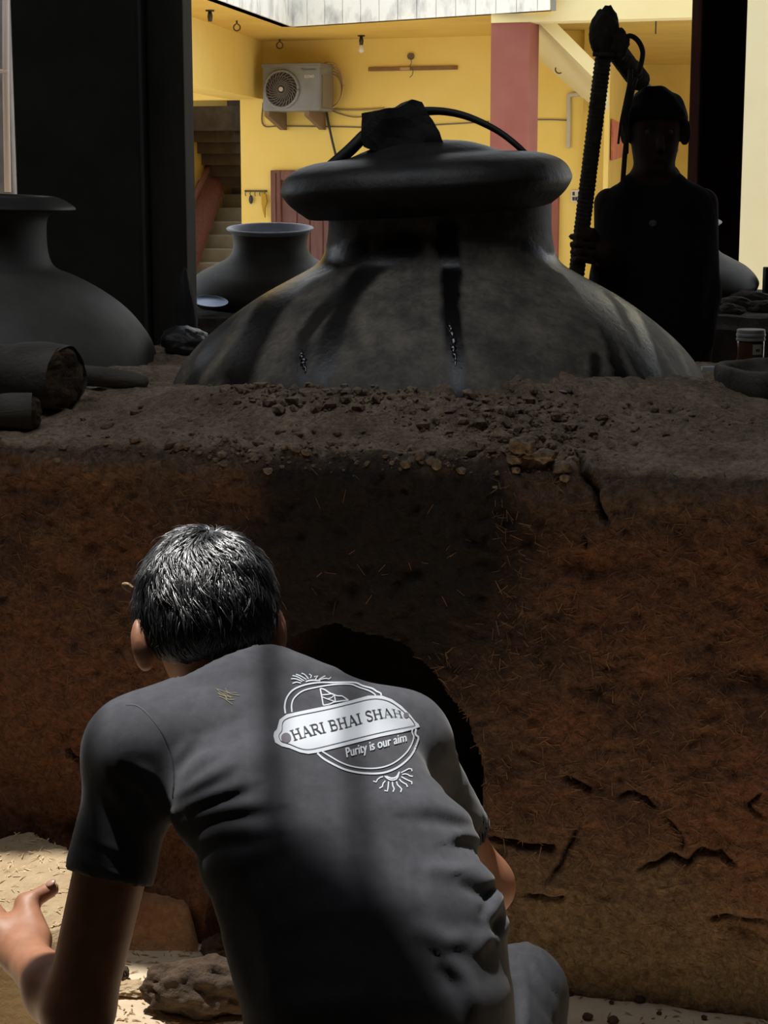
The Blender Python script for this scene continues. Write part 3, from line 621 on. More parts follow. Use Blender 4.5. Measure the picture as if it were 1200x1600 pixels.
# left beam
e0 = W(FS(410, 100)[0], 0, 0); zb = FS(410, 155)[1]
gl = G(280, 19, ZS); far = gl + (gl - Vector((e0.x, e0.y, ZS))).normalized() * 4; lf = Vector((-.35, 0, 0))
b = MB().add(*prism([Vector((e0.x, e0.y, zb)), Vector((far.x, far.y, zb)), Vector((far.x, far.y, zb)) + lf, Vector((e0.x, e0.y, zb)) + lf], (0, 0, ZS - zb))); b.obj('trim_2', M_yel, kind='structure', label='deep yellow beam over the stair bay')
# red column and beam
cs0, cz = FS(765, 30); n0 = (Kr - BO).dot(bn) - .02; c0 = FS(766, 100, n0)[0]; c1 = FS(827, 100, n0)[0]
mk('column', *box(c0, c1, n0 - (c1 - c0) * .9, n0, CZ, ZS, W), M_redc, label='square dull red column carrying the veranda', cat='column', bevel=.015)
zbm = FS(950, 31, n0)[1]; r1 = FS(1230, 31, n0)[0]
mk('trim_3', *box(c0 + .01, r1, n0 - .25, n0 + .02, zbm, zbm + .75, W), M_cream, kind='structure', label='cream beam over the right bay')
# right bay: sloping slab under a stair, deep room behind
q = [W(*(lambda t: (t[0], n0 - .2, t[1]))(FS(843, 37, n0 - .2))), W(*(lambda t: (t[0], n0 - .2, t[1]))(FS(925, 119, n0 - .2))), W(*(lambda t: (t[0], 0, t[1]))(FS(894, 139, 0))), W(*(lambda t: (t[0], 0, t[1]))(FS(838, 89, 0)))]
q[0] = q[0] + (q[0] - q[1]) * .25; q[3] = q[3] + (q[3] - q[2]) * .3; q[2] = q[2] + (q[2] - q[3]) * .62; q[1] = q[1] + (q[1] - q[0]) * .10
nq = (q[1] - q[0]).cross(q[3] - q[0]).normalized(); nq = nq if nq.z > 0 else -nq
MB().add(*prism(q, nq * .10)).obj('trim_4', M_cream, kind='structure', label='sloping underside of a stair in the right bay')
M_yel3 = mat('shaded_yellow_paint', (.62, .42, .08), (.50, .33, .07), 2, .85, .1, lo=.3, hi=.75)  # wall yellow darkened in place of shade in the deep bays
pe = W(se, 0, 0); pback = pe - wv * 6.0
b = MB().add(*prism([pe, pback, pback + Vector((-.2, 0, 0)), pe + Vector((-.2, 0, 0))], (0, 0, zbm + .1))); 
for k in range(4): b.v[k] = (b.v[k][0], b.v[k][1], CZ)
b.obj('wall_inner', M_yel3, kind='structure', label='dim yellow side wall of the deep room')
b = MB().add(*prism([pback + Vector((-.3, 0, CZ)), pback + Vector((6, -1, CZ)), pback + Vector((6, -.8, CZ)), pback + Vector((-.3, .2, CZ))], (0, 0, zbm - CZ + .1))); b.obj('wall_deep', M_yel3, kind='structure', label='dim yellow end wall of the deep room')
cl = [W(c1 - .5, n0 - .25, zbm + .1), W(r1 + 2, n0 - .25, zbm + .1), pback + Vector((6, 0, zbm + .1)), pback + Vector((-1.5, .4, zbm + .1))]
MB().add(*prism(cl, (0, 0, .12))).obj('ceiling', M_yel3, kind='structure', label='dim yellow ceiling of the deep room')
# red mark hung on the inner side wall
sp = pe - wv * 1.2 + Vector((.01, 0, 0)); sq = pe - wv * 3.6 + Vector((.01, 0, 0))
z1, z0 = U(968, 192, 20.5).z, U(968, 252, 20.5).z
mk('red_panel', *prism([Vector((sp.x, sp.y, z0)), Vector((sq.x, sq.y, z0 + .05)), Vector((sq.x, sq.y, z1)), Vector((sp.x, sp.y, z1))], (.02, 0, 0)), mat('red_stain', (.42, .07, .06), (.5, .2, .08), 6, .8), label='faded red panel on the side wall of the deep room', cat='panel')
# cream wall on the far right, grey pier on the far left
x0 = U(1150, 268, 12).x; mk('wall_cream', *box(x0, x0 + 3, 12, 12.3, CZ, 4.5), mat('pale_cream_plaster', (.80, .74, .50), (.74, .65, .38), 1.5, .85, lo=.3, hi=.75), kind='structure', label='sunny cream wall beyond the slim pillar')
pier = thing('concrete_pier', (U(-20, 268, 10).x, 10.2, CZ), 'grey concrete pier with pipes seen past the broad black pillar', 'pier')
xr = U(21, 268, 10).x; mk('shaft', *box(xr - .5, xr, 10, 10.4, CZ, 4.2), mat('grimy_concrete', (.24, .22, .21), (.11, .10, .10), 3, .9, .3, lo=.3, hi=.7), pier, bevel=.02)
mk('pipe', *tube([U(9, -60, 9.96), U(9, 120, 9.96), U(12, 300, 9.96)], .018, 10), mat('pale_pipe', (.42, .34, .28)), pier, smooth=True)
mk('pipe', *tube([U(-30, 109, 9.95), U(13, 112, 9.95)], .010, 8), mat('pale_pipe2', (.5, .4, .33)), pier, smooth=True)

# ------------------------------------------------------------------ stair recess
sL = so0 - .05; sR = so1 + .9
M_dim = mat('shaded_stair_wall', (.36, .27, .10), (.24, .18, .09), 3, .9); M_step = mat('stair_concrete', (.34, .32, .28), (.24, .225, .20), 5, .9); M_dark = mat('dark_stair', (.05, .035, .025), (.08, .06, .045), 8, .9)  # wall and upper flight colours darkened for the shade of the recess
b = MB().add(*box(sL - .3, sR, -3.6, -3.4, CZ, ZS + 1, W)).add(*box(sR, sR + .1, -3.6, -.2, CZ, ZS + 1, W)); b.obj('wall_stair', M_dim, kind='structure', label='inner walls of the stair bay, coloured for shade')
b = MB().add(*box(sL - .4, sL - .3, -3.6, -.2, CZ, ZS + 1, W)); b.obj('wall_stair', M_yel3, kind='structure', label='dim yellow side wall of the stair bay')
stt = thing('staircase', tuple(W(so0, -.5, CZ)), 'grey concrete stairs with brown sloping balustrade in the stair bay', 'staircase')
for k in range(8):
    nk_ = -.6 - .24 * k; sa, zk = FS(293 + 8.2 * k, 432 - 21.5 * k, nk_); mk('step', *box(sa, FS(480, 300, nk_)[0], nk_ - .26, nk_, CZ, zk, W), M_step, stt, bevel=.01)
def hp(px, py, n): s, z = FS(px, py, n); return W(s, n, z)
rl = [hp(286, 420, -.55), hp(303, 420, -.55), hp(345, 300, -1.6), hp(336, 235, -1.9), hp(320, 252, -1.7), hp(291, 335, -.9)]
mk('balustrade', *prism(rl, -bn * .08), M_brown, stt)
pts = [hp(289, 350, -.5), hp(303, 310, -1.), hp(322, 270, -1.5), hp(340, 232, -1.9)]; mk('handrail', *tube(pts, .035, 8), M_brown, stt, smooth=True)
for k in range(6):
    px = 302 + k * 9; py = 172 + k * 18
    s0, z1 = FS(px, py, -1.2 - .1 * k); mk('upper_step', *box(s0 - .14, s0 + .46 - .04 * k, -1.9 - .1 * k, -1.2 - .1 * k, z1 - .22, z1 + .04, W), M_dark, stt)
s0, z1 = FS(340, 165, -2.2); mk('upper_flight', *box(s0 - .05, sR, -3.2, -2.2, z1 - .9, zo + .9, W), M_dark, stt)

# ------------------------------------------------------------------ doors
def rect(x0, y0, x1, y1, n): a = FS(x0, y0, n); c = FS(x1, y1, n); return a[0], c[0], c[1], a[1]
s0, s1, z0, z1 = rect(424, 266, 560, 330, .03); s1 = s0 + 1.0
d1 = thing('door_1', tuple(W(s0, 0, CZ)), 'brown wooden door with grooved frame behind the open pot', kind='structure')
for a_, b_ in ((s0, s0 + .11), (s1 - .11, s1)): 
    mk('frame_post', *box(a_, b_, 0, .06, CZ, z1, W), M_brown, d1, bevel=.008)
    mk('frame_bead', *box(a_ + .03, a_ + .06, .06, .075, CZ, z1 - .03, W), M_brown, d1)
mk('frame_head', *box(s0 + .11, s1 - .11, 0, .06, z1 - .10, z1, W), M_brown, d1, bevel=.008)
mk('door_leaf', *box(s0 + .11, s1 - .11, 0, .03, CZ, z1 - .10, W), M_brown, d1)
for i in range(5):
    a_ = s0 + .15 + i * .14; mk('door_plank', *box(a_, a_ + .125, .03, .042, CZ + .05, z1 - .15, W), mat('door_plank_wood', (.15, .06, .045), (.10, .035, .03), 6, .55, stretch=(6, 6, 1)) if i == 0 else bpy.data.materials['door_plank_wood'], d1, bevel=.004)
s0, s1, z0, z1 = rect(840, 263, 873, 330, .03)
d2 = thing('door_2', tuple(W(s0, 0, CZ)), 'red brown door frame with grey leaf near the red column', kind='structure'); w_ = .13
mk('frame_post', *box(s1 - w_, s1, 0, .06, CZ, z1, W), M_redc, d2, bevel=.006); mk('frame_post', *box(s1 - 1., s1 - 1. + w_, 0, .06, CZ, z1, W), M_redc, d2, bevel=.006)
mk('frame_head', *box(s1 - 1. + w_, s1 - w_, 0, .06, z1 - w_, z1, W), M_redc, d2, bevel=.006); mk('door_leaf', *box(s1 - 1. + w_, s1 - w_, 0, .03, CZ, z1 - w_, W), M_grey, d2)

# ------------------------------------------------------------------ air conditioner
def textmesh(body, shear=0):
    cu = bpy.data.curves.new('lettering', 'FONT'); cu.body = body; cu.size = 1; cu.shear = shear; cu.resolution_u = 4; o = bpy.data.objects.new('lettering', cu); C.objects.link(o)
    dg = bpy.context.evaluated_depsgraph_get(); m = o.evaluated_get(dg).to_mesh(); V = np.array([v.co[:] for v in m.vertices]); Fc = [tuple(p.vertices) for p in m.polygons]
    bpy.data.objects.remove(o); bpy.data.curves.remove(cu); V[:, 0] -= V[:, 0].min(); V[:, 1] -= V[:, 1].min(); return V, Fc
nA = .46; s0, s1, z0, z1 = rect(409, 101.5, 500, 173, nA)
M_ac = mat('grey_casing', (.23, .24, .24), (.17, .17, .165), 3, .5); M_acd = mat('fan_dark', (.03, .028, .026)); M_acg = mat('fan_grille', (.13, .11, .095))
ac = thing('air_conditioner', tuple(W((s0 + s1) / 2, .1, z0 - .25)), 'grey outdoor air conditioner unit with round fan on the yellow wall', 'air conditioner')
mk('casing', *box(s0, s1, .10, nA, z0, z1, W), M_ac, ac, bevel=.02)
mk('top_cover', *box(s0 - .006, s1 + .006, .09, nA + .006, z1 - .03, z1 + .012, W), mat('casing_top', (.19, .18, .165)), ac, bevel=.008)
mk('side_panel', *box(s1, s1 + .012, .14, nA - .05, z0 + .03, z1 - .1, W), mat('side_cover', (.20, .17, .12)), ac)
fs_, fz_ = FS(440.5, 139.5, nA); R = FS(466.5, 139.5, nA)[0] - fs_
mk('fan_shade_disc', [W(fs_ + math.cos(a) * R, nA + .004, fz_ + math.sin(a) * R) for a in np.linspace(0, 2 * math.pi, 48, False)], [tuple(range(48))], M_acd, ac)  # flat dark disc in place of the shaded hollow behind the grille
mk('fan_ring', *tube([W(fs_ + math.cos(a) * R, nA + .012, fz_ + math.sin(a) * R) for a in np.linspace(0, 2 * math.pi, 49)], .014, 8), M_ac, ac, smooth=True)
for k in range(26):
    a = 2 * math.pi * k / 26; mk('grille_rib', *tube([W(fs_ + math.cos(a - .9 * t) * R * (.2 + .8 * t), nA + .018, fz_ + math.sin(a - .9 * t) * R * (.2 + .8 * t)) for t in np.linspace(0, 1, 6)], .0055, 4), M_acg, ac)
for q_ in (.45, .72): mk('grille_ring', *tube([W(fs_ + math.cos(a) * R * q_, nA + .016, fz_ + math.sin(a) * R * q_) for a in np.linspace(0, 2 * math.pi, 41)], .004, 4), M_acg, ac)
mk('fan_hub', *prism([W(fs_ + math.cos(a) * R * .13, nA + .015, fz_ + math.sin(a) * R * .13) for a in np.linspace(0, 2 * math.pi, 24, False)], bn * .015), mat('hub_badge', (.5, .42, .36)), ac)
def wall_text(body, px, py, n, wpx, hpx, m, name, parent):
    V, Fc = textmesh(body); a = FS(px, py, n)[0]; c = FS(px + wpx, py, n); h_ = FS(px, py - hpx, n)[1] - FS(px, py, n)[1]; z = FS(px, py, n)[1]
    mk(name, [W(a + x / V[:, 0].max() * (c[0] - a), n, z + y / V[:, 1].max() * h_) for x, y, _ in V], Fc, m, parent)
wall_text('Panasonic', 471.5, 110, nA + .003, 22, 3.6, M_blkp, 'lettering', ac)
wall_text('ECONO', 476, 121.6, nA + .003, 14.5, 4.2, mat('white_print', (.75, .76, .76)), 'lettering', ac)
for px in (422, 484):
    a = FS(px, 175, .3)[0]; mk('bracket', *prism([W(a, nA - .02, z0), W(a, .0, z0), W(a, .0, z0 - .17), W(a, .06, z0 - .17), W(a, nA - .02, z0 - .045)], bt * .05), mat('rusty_bracket', (.20, .13, .07)) if px == 422 else bpy.data.materials['rusty_bracket'], ac)
cs_, cz_ = FS(516, 140, .12)
for k in range(5):
    rx, rz = .11 + .015 * k, .15 + .018 * k
    mk('coiled_pipe', *tube([W(cs_ + math.cos(a) * rx * .9, .06 + .025 * k, cz_ + .01 * k + math.sin(a) * rz) for a in np.linspace(0, 2 * math.pi, 31)], .008, 6), mat('pipe_lagging', (.45, .30, .12)) if k == 0 else bpy.data.materials['pipe_lagging'], ac, smooth=True)
def cable(name, pts, n, r, m, label, cat='cable', group=None):
    P = [W(*(lambda t: (t[0], n, t[1]))(FS(x, y, n))) for x, y in pts]; return mk(name, *tube(spl([tuple(p) for p in P], max(8, 5 * len(P))), r, 6), m, smooth=True, label=label, cat=cat, group=group)
cable('power_cable', [(506, 133), (508, 155), (512, 185), (518, 215), (526, 248), (532, 275)], .05, .012, M_blkp, 'black cable hanging from the air conditioner', 'cable')
cable('wall_cable', [(411, 160), (411, 195), (440, 197), (520, 198), (600, 199), (700, 194), (764, 190)], .015, .007, M_wire, 'thin cable clipped along the wall under the air conditioner')
cable('wall_cable', [(516, 171), (545, 172), (580, 171), (600, 169)], .015, .010, mat('tan_cable', (.34, .26, .12)), 'tan cable leaving the air conditioner sideways')
cable('wall_cable', [(516, 172), (535, 179), (555, 183), (575, 181)], .02, .006, M_wire, 'slack thin cable sagging beside the air conditioner')
cable('wall_cable', [(836, 187), (860, 187), (886, 188)], .015, .007, M_wire, 'thin cable reaching the white conduit')
cable('wall_conduit', [(928, 147), (910, 147), (893, 148), (889, 152), (889, 180), (888.5, 215), (888, 231)], .02, .022, mat('white_conduit', (.5, .46, .36)), 'white plastic conduit bent down the yellow wall', 'conduit')
# batten, junction box
bt0 = thing('lamp_batten', tuple(W(FS(640, 108)[0], .02, FS(640, 112)[1])), 'bare brown lamp batten fixed on the yellow wall', 'batten')
a = FS(575, 109, .03); c = FS(714, 105, .03); z = (a[1] + c[1]) / 2
mk('batten', *box(a[0], c[0], .004, .03, z - .018, z + .018, W), mat('brown_batten', (.28, .15, .06), (.2, .11, .05), 6), bt0, bevel=.004)
m_ = FS(633, 107, .03)[0]; mk('starter', *box(m_ - .05, m_ + .05, .03, .045, z - .014, z + .014, W), mat('tan_starter', (.5, .33, .16)), bt0, bevel=.004)
s_, z_ = FS(641.5, 88, .02); mk('junction_box', *prism([W(s_ + math.cos(a) * .032, 0, z_ + math.sin(a) * .032) for a in np.linspace(0, 2 * math.pi, 20, False)], bn * .03), mat('brown_box', (.14, .10, .06)), label='small round junction box above the lamp batten', cat='junction box')
cable('lamp_wire', [(641, 91), (643, 97), (641, 104), (645, 110), (644, 117), (640, 121)], .04, .004, M_wire, 'curly thin wire from the junction box to the batten', 'wire')
# fittings under the soffit
def sof(px, py): return G(px, py, ZS)
def bulb_holder(px, py, label, bulb):
    p = sof(px, py); t = thing('bulb_holder', (p.x, p.y, ZS - .15), label, 'bulb holder', 'bulb holders under the soffit'); 
    mk('rose', *lathe([(.035, ZS - .012), (.035, ZS)], 16, (p.x, p.y, 0)), M_blkp, t); mk('socket', *lathe([(.016, ZS - .09), (.022, ZS - .05), (.014, ZS - .012)], 14, (p.x, p.y, 0)), M_blkp, t, smooth=True)
    if bulb: mk('bulb', *lathe(spl([(.004, ZS - .165), (.026, ZS - .15), (.028, ZS - .125), (.014, ZS - .09)], 12), 16, (p.x, p.y, 0)), mat('frosted_bulb', (.75, .7, .6), rough=.3), t, smooth=True)
bulb_holder(328, 15.5, 'empty black bulb holder under the soffit of the wing', False)
bulb_holder(564.5, 55, 'black bulb holder with a pale bulb under the veranda soffit', True)
def ring_hook(p, r, label):
    t = thing('ring_hook', (p.x, p.y, p.z - .1), label, 'hook', 'ring hooks under the soffit'); mk('stem', *tube([p, p - Vector((0, 0, .03))], .008, 6), M_blkp, t); c = p - Vector((0, 0, .03 + r))
    mk('ring', *tube([c + Vector((math.sin(a) * r, 0, math.cos(a) * r)) for a in np.linspace(.2, 2 * math.pi - .2, 20)], .007, 6), mat('rust_iron', (.10, .06, .03)) if 'rust_iron' not in bpy.data.materials else bpy.data.materials['rust_iron'], t, smooth=True)
ring_hook(sof(370, 32), .028, 'iron ring hook under the soffit of the wing'); ring_hook(sof(437, 61), .03, 'iron ring hook under the soffit above the air conditioner')
ring_hook(U(874, 97, 17.4), .035, 'iron ring hook under the sloping stair slab')
p = G(1025, 31, zbm + .1); t = thing('ceiling_hook', (p.x, p.y, p.z - .12), 'small straight iron hook in the ceiling of the deep room', 'hook'); mk('plate', *box(p.x - .05, p.x + .05, p.y - .02, p.y + .02, p.z - .01, p.z), M_blkp, t); mk('rod', *tube([p, p - Vector((0, 0, .12))], .006, 6), M_blkp, t)
# switchboard
s0, s1, z0, z1 = rect(892, 297, 913, 316, .03); sb = thing('switchboard', tuple(W(s0, .0, z0)), 'white switchboard with rows of dark switches on the yellow wall', 'switchboard')
mk('plate', *box(s0, s1, 0, .03, z0, z1, W), mat('white_plate', (.66, .62, .5)), sb, bevel=.004)
for i in range(4):
    for j in range(2):
        if (i, j) == (1, 1): continue
        u = s0 + (s1 - s0) * (.14 + .2 * i); v = z0 + (z1 - z0) * (.14 + .42 * j); mk('switch', *box(u, u + (s1 - s0) * .15, .03, .04, v, v + (z1 - z0) * .3, W), M_blkp, sb)
# key rack
s0, s1, z0, z1 = rect(382, 297, 416, 300, .02); kr = thing('key_rack', tuple(W(s0, 0, z0)), 'narrow dark key rack on the yellow wall beside the stair bay', 'key rack')
mk('bar', *box(s0, s1, 0, .02, z0, z1, W), mat('dark_rack', (.12, .09, .04)), kr)
for i in range(5):
    u = s0 + (s1 - s0) * (.06 + .22 * i); mk('hook', *tube([W(u, .02, z1), W(u, .035, z0 - .02), W(u, .02, z0 - .04)], .005, 5), bpy.data.materials['dark_rack'], kr)
u, z = FS(392, 304, .03); V, Fc = ico(2); mk('padlock', np.array([tuple(W(u + .024 * x, .03 + .012 * y, z - .05 + .045 * q_)) for x, y, q_ in V]), Fc, M_blkp, smooth=True, label='dark padlock hanging from the key rack', cat='padlock')
O = [(409, 301), (416, 303), (418, 315), (415, 325), (415, 340), (412, 330), (410, 318)]
mk('yellow_rag', *prism([W(FS(x, y, .03)[0], .03, FS(x, y, .03)[1]) for x, y in O], bn * .02), mat('mustard_rag', (.45, .27, .02)), label='mustard yellow rag hanging from the key rack', cat='rag')
#@@PEOPLE
# ================================================================== crouching man
M_skin = mat('brown_skin', (.34, .155, .085), (.42, .20, .115), 40, .5, .15, 300, spec=.4, bdist=.001)
M_shirt = mat('charcoal_cotton', (.056, .058, .069), (.074, .076, .089), 60, .85, .25, 700, bdist=.0008, sheen=.15, spec=.25)
M_trs = mat('dark_grey_trousers', (.034, .035, .040), (.046, .047, .054), 50, .85, .25, 600, bdist=.0008, spec=.25)
M_white = mat('white_shirt_print', (.62, .66, .72), rough=.6)
M_ink = mat('dark_shirt_print', (.03, .03, .04), rough=.7)
M_hair = mat('black_hair', (.006, .006, .008), rough=.38, spec=1.0); M_hair.node_tree.nodes['Principled BSDF'].inputs['IOR'].default_value = 1.65
hc = U(324, 962, 2.56)                                   # skull centre
hF = Vector((-.22, .88, -.42)).normalized(); hU = Vector((-.04, .40, .92)); hU = (hU - hF * hU.dot(hF)).normalized(); hR = hF.cross(hU)
hR0, hU0 = hR.copy(), hU.copy(); ro = math.radians(6); hR = (hR0 * math.cos(ro) + hU0 * math.sin(ro)); hU = (hU0 * math.cos(ro) - hR0 * math.sin(ro))
HM = np.stack([A(hR), A(hF), A(hU)], 1)
def hl(x, y, z): return A(hc) + HM @ A((x, y, z))
shL = U(216, 1172, 2.38); shR = U(625, 1160, 2.52)
elL = U(122, 1580, 2.31); wrL = U(36, 1492, 2.50)
elR = U(756, 1384, 2.62); wrR = U(650, 1330, 2.88)
nk = U(394, 1082, 2.46)
lat = (shR - shL).normalized()
lx_ = A(lat); l2 = A((1, 0.0, -.02)); lm = (lx_ + l2) / 2
TS = [(U(398, 1090, 2.46), lx_, .060, .055), (U(415, 1118, 2.44), lx_, .120, .068), (U(436, 1165, 2.41), lx_, .165, .088), (U(474, 1245, 2.35), lx_, .180, .102), (U(530, 1335, 2.29), lm, .184, .105), (U(570, 1440, 2.24), l2, .180, .108), (U(590, 1560, 2.20), l2, .172, .112), (U(598, 1680, 2.19), l2, .172, .118), (U(606, 1760, 2.20), l2, .172, .118)]
sleeveL = U(170, 1370, 2.335); slR = U(716, 1306, 2.605)
def f_shirt(P):
    d = loft(P, TS)
    d = smin(d, ell(P, shL, (.058, .058, .056)), .06); d = smin(d, cone(P, nk, shL, .045, .052), .07)
    d = smin(d, ell(P, shR, (.058, .058, .056)), .06); d = smin(d, cone(P, nk, shR, .045, .052), .07)
    for sh, en, r0, r1 in ((shL, sleeveL, .056, .060), (shR, slR, .056, .053)):
        ax = A(en - sh); ln = np.linalg.norm(ax); ax /= ln
        c = cone(P, sh, A(en) + ax * .03, r0, r1); c = np.maximum(c, (P - A(en)) @ ax)
        c = np.maximum(c, -np.maximum(cone(P, A(en) - ax * .035, A(en) + ax * .05, .047, .054), -((P - A(en)) @ ax + .03)))
        d = smin(d, c, .035)
    # neck opening
    nd = A(hc) - A(nk); nd /= np.linalg.norm(nd)
    d = np.maximum(d, (P - (A(nk) + nd * .030)) @ nd * 1.0 + np.where(np.linalg.norm(P - A(nk), axis=1) < .11, 0, -9))
    d = smax(d, -cone(P, A(nk) + nd * .005, A(nk) + nd * .2, .052, .06), .006)
    # hem
    return np.maximum(d, -(P[:, 2] - .30))
SVt, SQ = surfnet(f_shirt, (-.62, 1.95, .26), (.32, 2.72, 1.16), .0052)
SVt = relax(SVt, SQ, 3)
# folds: (pixel path, width px, height m, kind) kind 0 = ridge, 1 = step (crease with a shadow side)
FOLD = [([(640, 1272), (690, 1272), (730, 1285), (755, 1300)], 15, .006, 1), ([(700, 1316), (730, 1312), (760, 1330)], 13, .008, 1), ([(750, 1335), (775, 1352)], 11, .008, 1), ([(720, 1372), (755, 1385), (785, 1380)], 13, .007, 1), ([(660, 1355), (700, 1362), (740, 1358), (775, 1362)], 15, .007, 0),
        ([(775, 1385), (768, 1410), (760, 1440)], 10, .008, 1), ([(785, 1430), (778, 1465)], 10, .008, 1), ([(740, 1500), (755, 1470), (780, 1462)], 14, .006, 0), ([(560, 1240), (640, 1250), (700, 1230), (735, 1235)], 20, .004, 0), ([(700, 1180), (730, 1225)], 14, .005, 1), ([(480, 1048), (500, 1062), (540, 1050)], 14, .004, 1),
        ([(275, 1250), (320, 1225), (375, 1190)], 12, .004, 1), ([(285, 1268), (330, 1250), (400, 1225)], 12, .005, 1), ([(300, 1290), (350, 1272), (430, 1262)], 14, .005, 1), ([(280, 1225), (310, 1195), (345, 1170)], 11, .0035, 1), ([(310, 1330), (360, 1310), (430, 1305)], 15, .004, 1), ([(275, 1210), (290, 1180), (310, 1150)], 10, .003, 1),
        ([(190, 1215), (225, 1245), (250, 1290)], 12, .004, 1), ([(170, 1225), (205, 1265), (225, 1320)], 12, .004, 0), ([(205, 1200), (240, 1225), (262, 1260)], 10, .0035, 1), ([(330, 1400), (355, 1480), (380, 1570)], 16, .005, 0), ([(400, 1380), (420, 1480), (430, 1580)], 20, .004, 0), ([(690, 1500), (720, 1540), (735, 1600)], 16, .006, 1), ([(640, 1440), (700, 1470), (745, 1460)], 18, .005, 0),
        ([(120, 1310), (170, 1330), (235, 1365)], 9, .002, 1), ([(110, 1343), (165, 1362), (233, 1385)], 5, .0025, 0)]
nv = vnorm(SVt, SQ); px = topix(SVt); face = (nv @ A(fw)) < .25
jt = np.stack([noise(SVt, 14), noise(SVt, 14, 4.)], 1) * 5
dsp = .0022 * fbm(SVt, 7, 3) + .0009 * fbm(SVt, 22, 2, 6.)
for pts, wd, hg, kd in FOLD:
    pts = spl(pts, 4 * len(pts)); d, sg, t = pdist(px + jt, pts); en = np.sin(np.clip(t, .02, .98) * math.pi) ** .6 * face
    if kd == 0: dsp += hg * np.exp(-(d / wd) ** 2) * en
    else: x = sg * d / wd; dsp += -hg * 1.5 * x * np.exp(-x * x) * en
SVt = SVt + nv * dsp[:, None]
person = thing('person', tuple(G(560, 1600) * 1.0), 'man in charcoal printed t-shirt crouching at the fire mouth, back turned', 'person')
person.location = (-.05, 2.35, 0)
shirt = mk('t_shirt', SVt, SQ, M_shirt, person, smooth=True); SB = bvh(SVt, SQ)
def on_shirt(x, y):
    h = SB.ray_cast(CAM, ray(x, y).normalized()); return (h[0], h[1]) if h[0] is not None else (None, None)
# seams
def ribbon_on(pts, wpx, off, n=None):
    """band of cloth print lying on the shirt along a path"""
    pts = np.asarray(pts, float); L = np.concatenate([[0], np.cumsum(np.hypot(*np.diff(pts, axis=0).T))]); n = n or max(3, int(L[-1] / 3.5)); q = np.linspace(0, L[-1], n)
    x = np.interp(q, L, pts[:, 0]); y = np.interp(q, L, pts[:, 1]); tx, ty = np.gradient(x), np.gradient(y); l = np.hypot(tx, ty) + 1e-9; nx, ny = -ty / l, tx / l
    w_ = np.broadcast_to(wpx, (n,)) / 2; V = []; Fc = []; ok = []
    for i in range(n):
        for s in (-1, 1):
            h, nn = on_shirt(x[i] + s * nx[i] * w_[i], y[i] + s * ny[i] * w_[i]); ok.append(h is not None); V.append(tuple(h + nn * off) if h is not None else (0, 0, 0))
    for i in range(n - 1):
        q4 = (2 * i, 2 * i + 1, 2 * i + 3, 2 * i + 2)
        if all(ok[k] for k in q4) and (Vector(V[q4[0]]) - Vector(V[q4[2]])).length < .03: Fc.append(q4)
    return V, Fc
seam = spl([(197, 1101), (215, 1103), (235, 1120), (255, 1148), (268, 1180), (272, 1215), (270, 1245)], 50)
mk('seam', *ribbon_on(seam, 2.2, .0006), M_ink, shirt)
cuff = spl([(125, 1342), (150, 1349), (190, 1358), (225, 1368)], 30); mk('cuff_stitching', *ribbon_on(cuff, 1.6, .0006), M_ink, shirt)
# chest print, read off the shirt back -------------------------------------------------
def cp(x, y): return (410 + x / 4.615, 1030 + y / 4.615)
def fill_on(poly, off, mx=5.):
    b = bmesh.new(); vs = [b.verts.new((x, y, 0)) for x, y in poly]; b.faces.new(vs); bmesh.ops.triangulate(b, faces=b.faces)
    for _ in range(7):
        le = [e for e in b.edges if e.calc_length() > mx]
        if not le: break
        bmesh.ops.subdivide_edges(b, edges=le, cuts=1); bmesh.ops.triangulate(b, faces=b.faces)
    V = []; ok = []
    for v in b.verts:
        h, nn = on_shirt(v.co.x, v.co.y); ok.append(h is not None); V.append(tuple(h + nn * off) if h is not None else (0, 0, 0))
    b.verts.index_update(); Fc = [tuple(v.index for v in f.verts) for f in b.faces if all(ok[v.index] for v in f.verts)]; b.free(); 
    Fc = [f for f in Fc if max((Vector(V[f[i]]) - Vector(V[f[i - 1]])).length for i in range(3)) < .03]
    return V, Fc
plate = [(80, 560), (92, 605), (140, 632), (195, 645), (270, 675), (330, 686), (400, 676), (560, 636), (700, 600), (850, 562), (1000, 532), (1085, 508), (1132, 490), (1122, 468), (1102, 452), (1062, 402), (1000, 340), (930, 292), (860, 266), (760, 266), (640, 300), (520, 330), (380, 357), (260, 382), (172, 402), (122, 440), (104, 508), (84, 530)]
logo = mk('shirt_print', *fill_on([cp(*p) for p in plate], .0010), M_white, shirt)
inner = [(118, 565), (135, 598), (195, 618), (270, 648), (335, 656), (420, 640), (560, 606), (720, 566), (880, 528), (1080, 484), (1092, 470), (1060, 425), (990, 362), (920, 315), (850, 294), (770, 294), (640, 326), (520, 356), (390, 384), (260, 410), (180, 432), (145, 462), (140, 520), (122, 545), (118, 565)]
mk('print_line', *ribbon_on(spl([cp(*p) for p in inner], 180), .9, .0016), M_ink, shirt)
def disc(cx, cy, r, m, nm='print_dot'): mk(nm, *fill_on([cp(cx + r * math.cos(a), cy + r * math.sin(a)) for a in np.linspace(0, 2 * math.pi, 24, False)], .0016), m, shirt)
M_gdot = mat('grey_print', (.16, .15, .17)); disc(170, 573, 36, M_gdot); disc(1033, 408, 20, M_gdot)
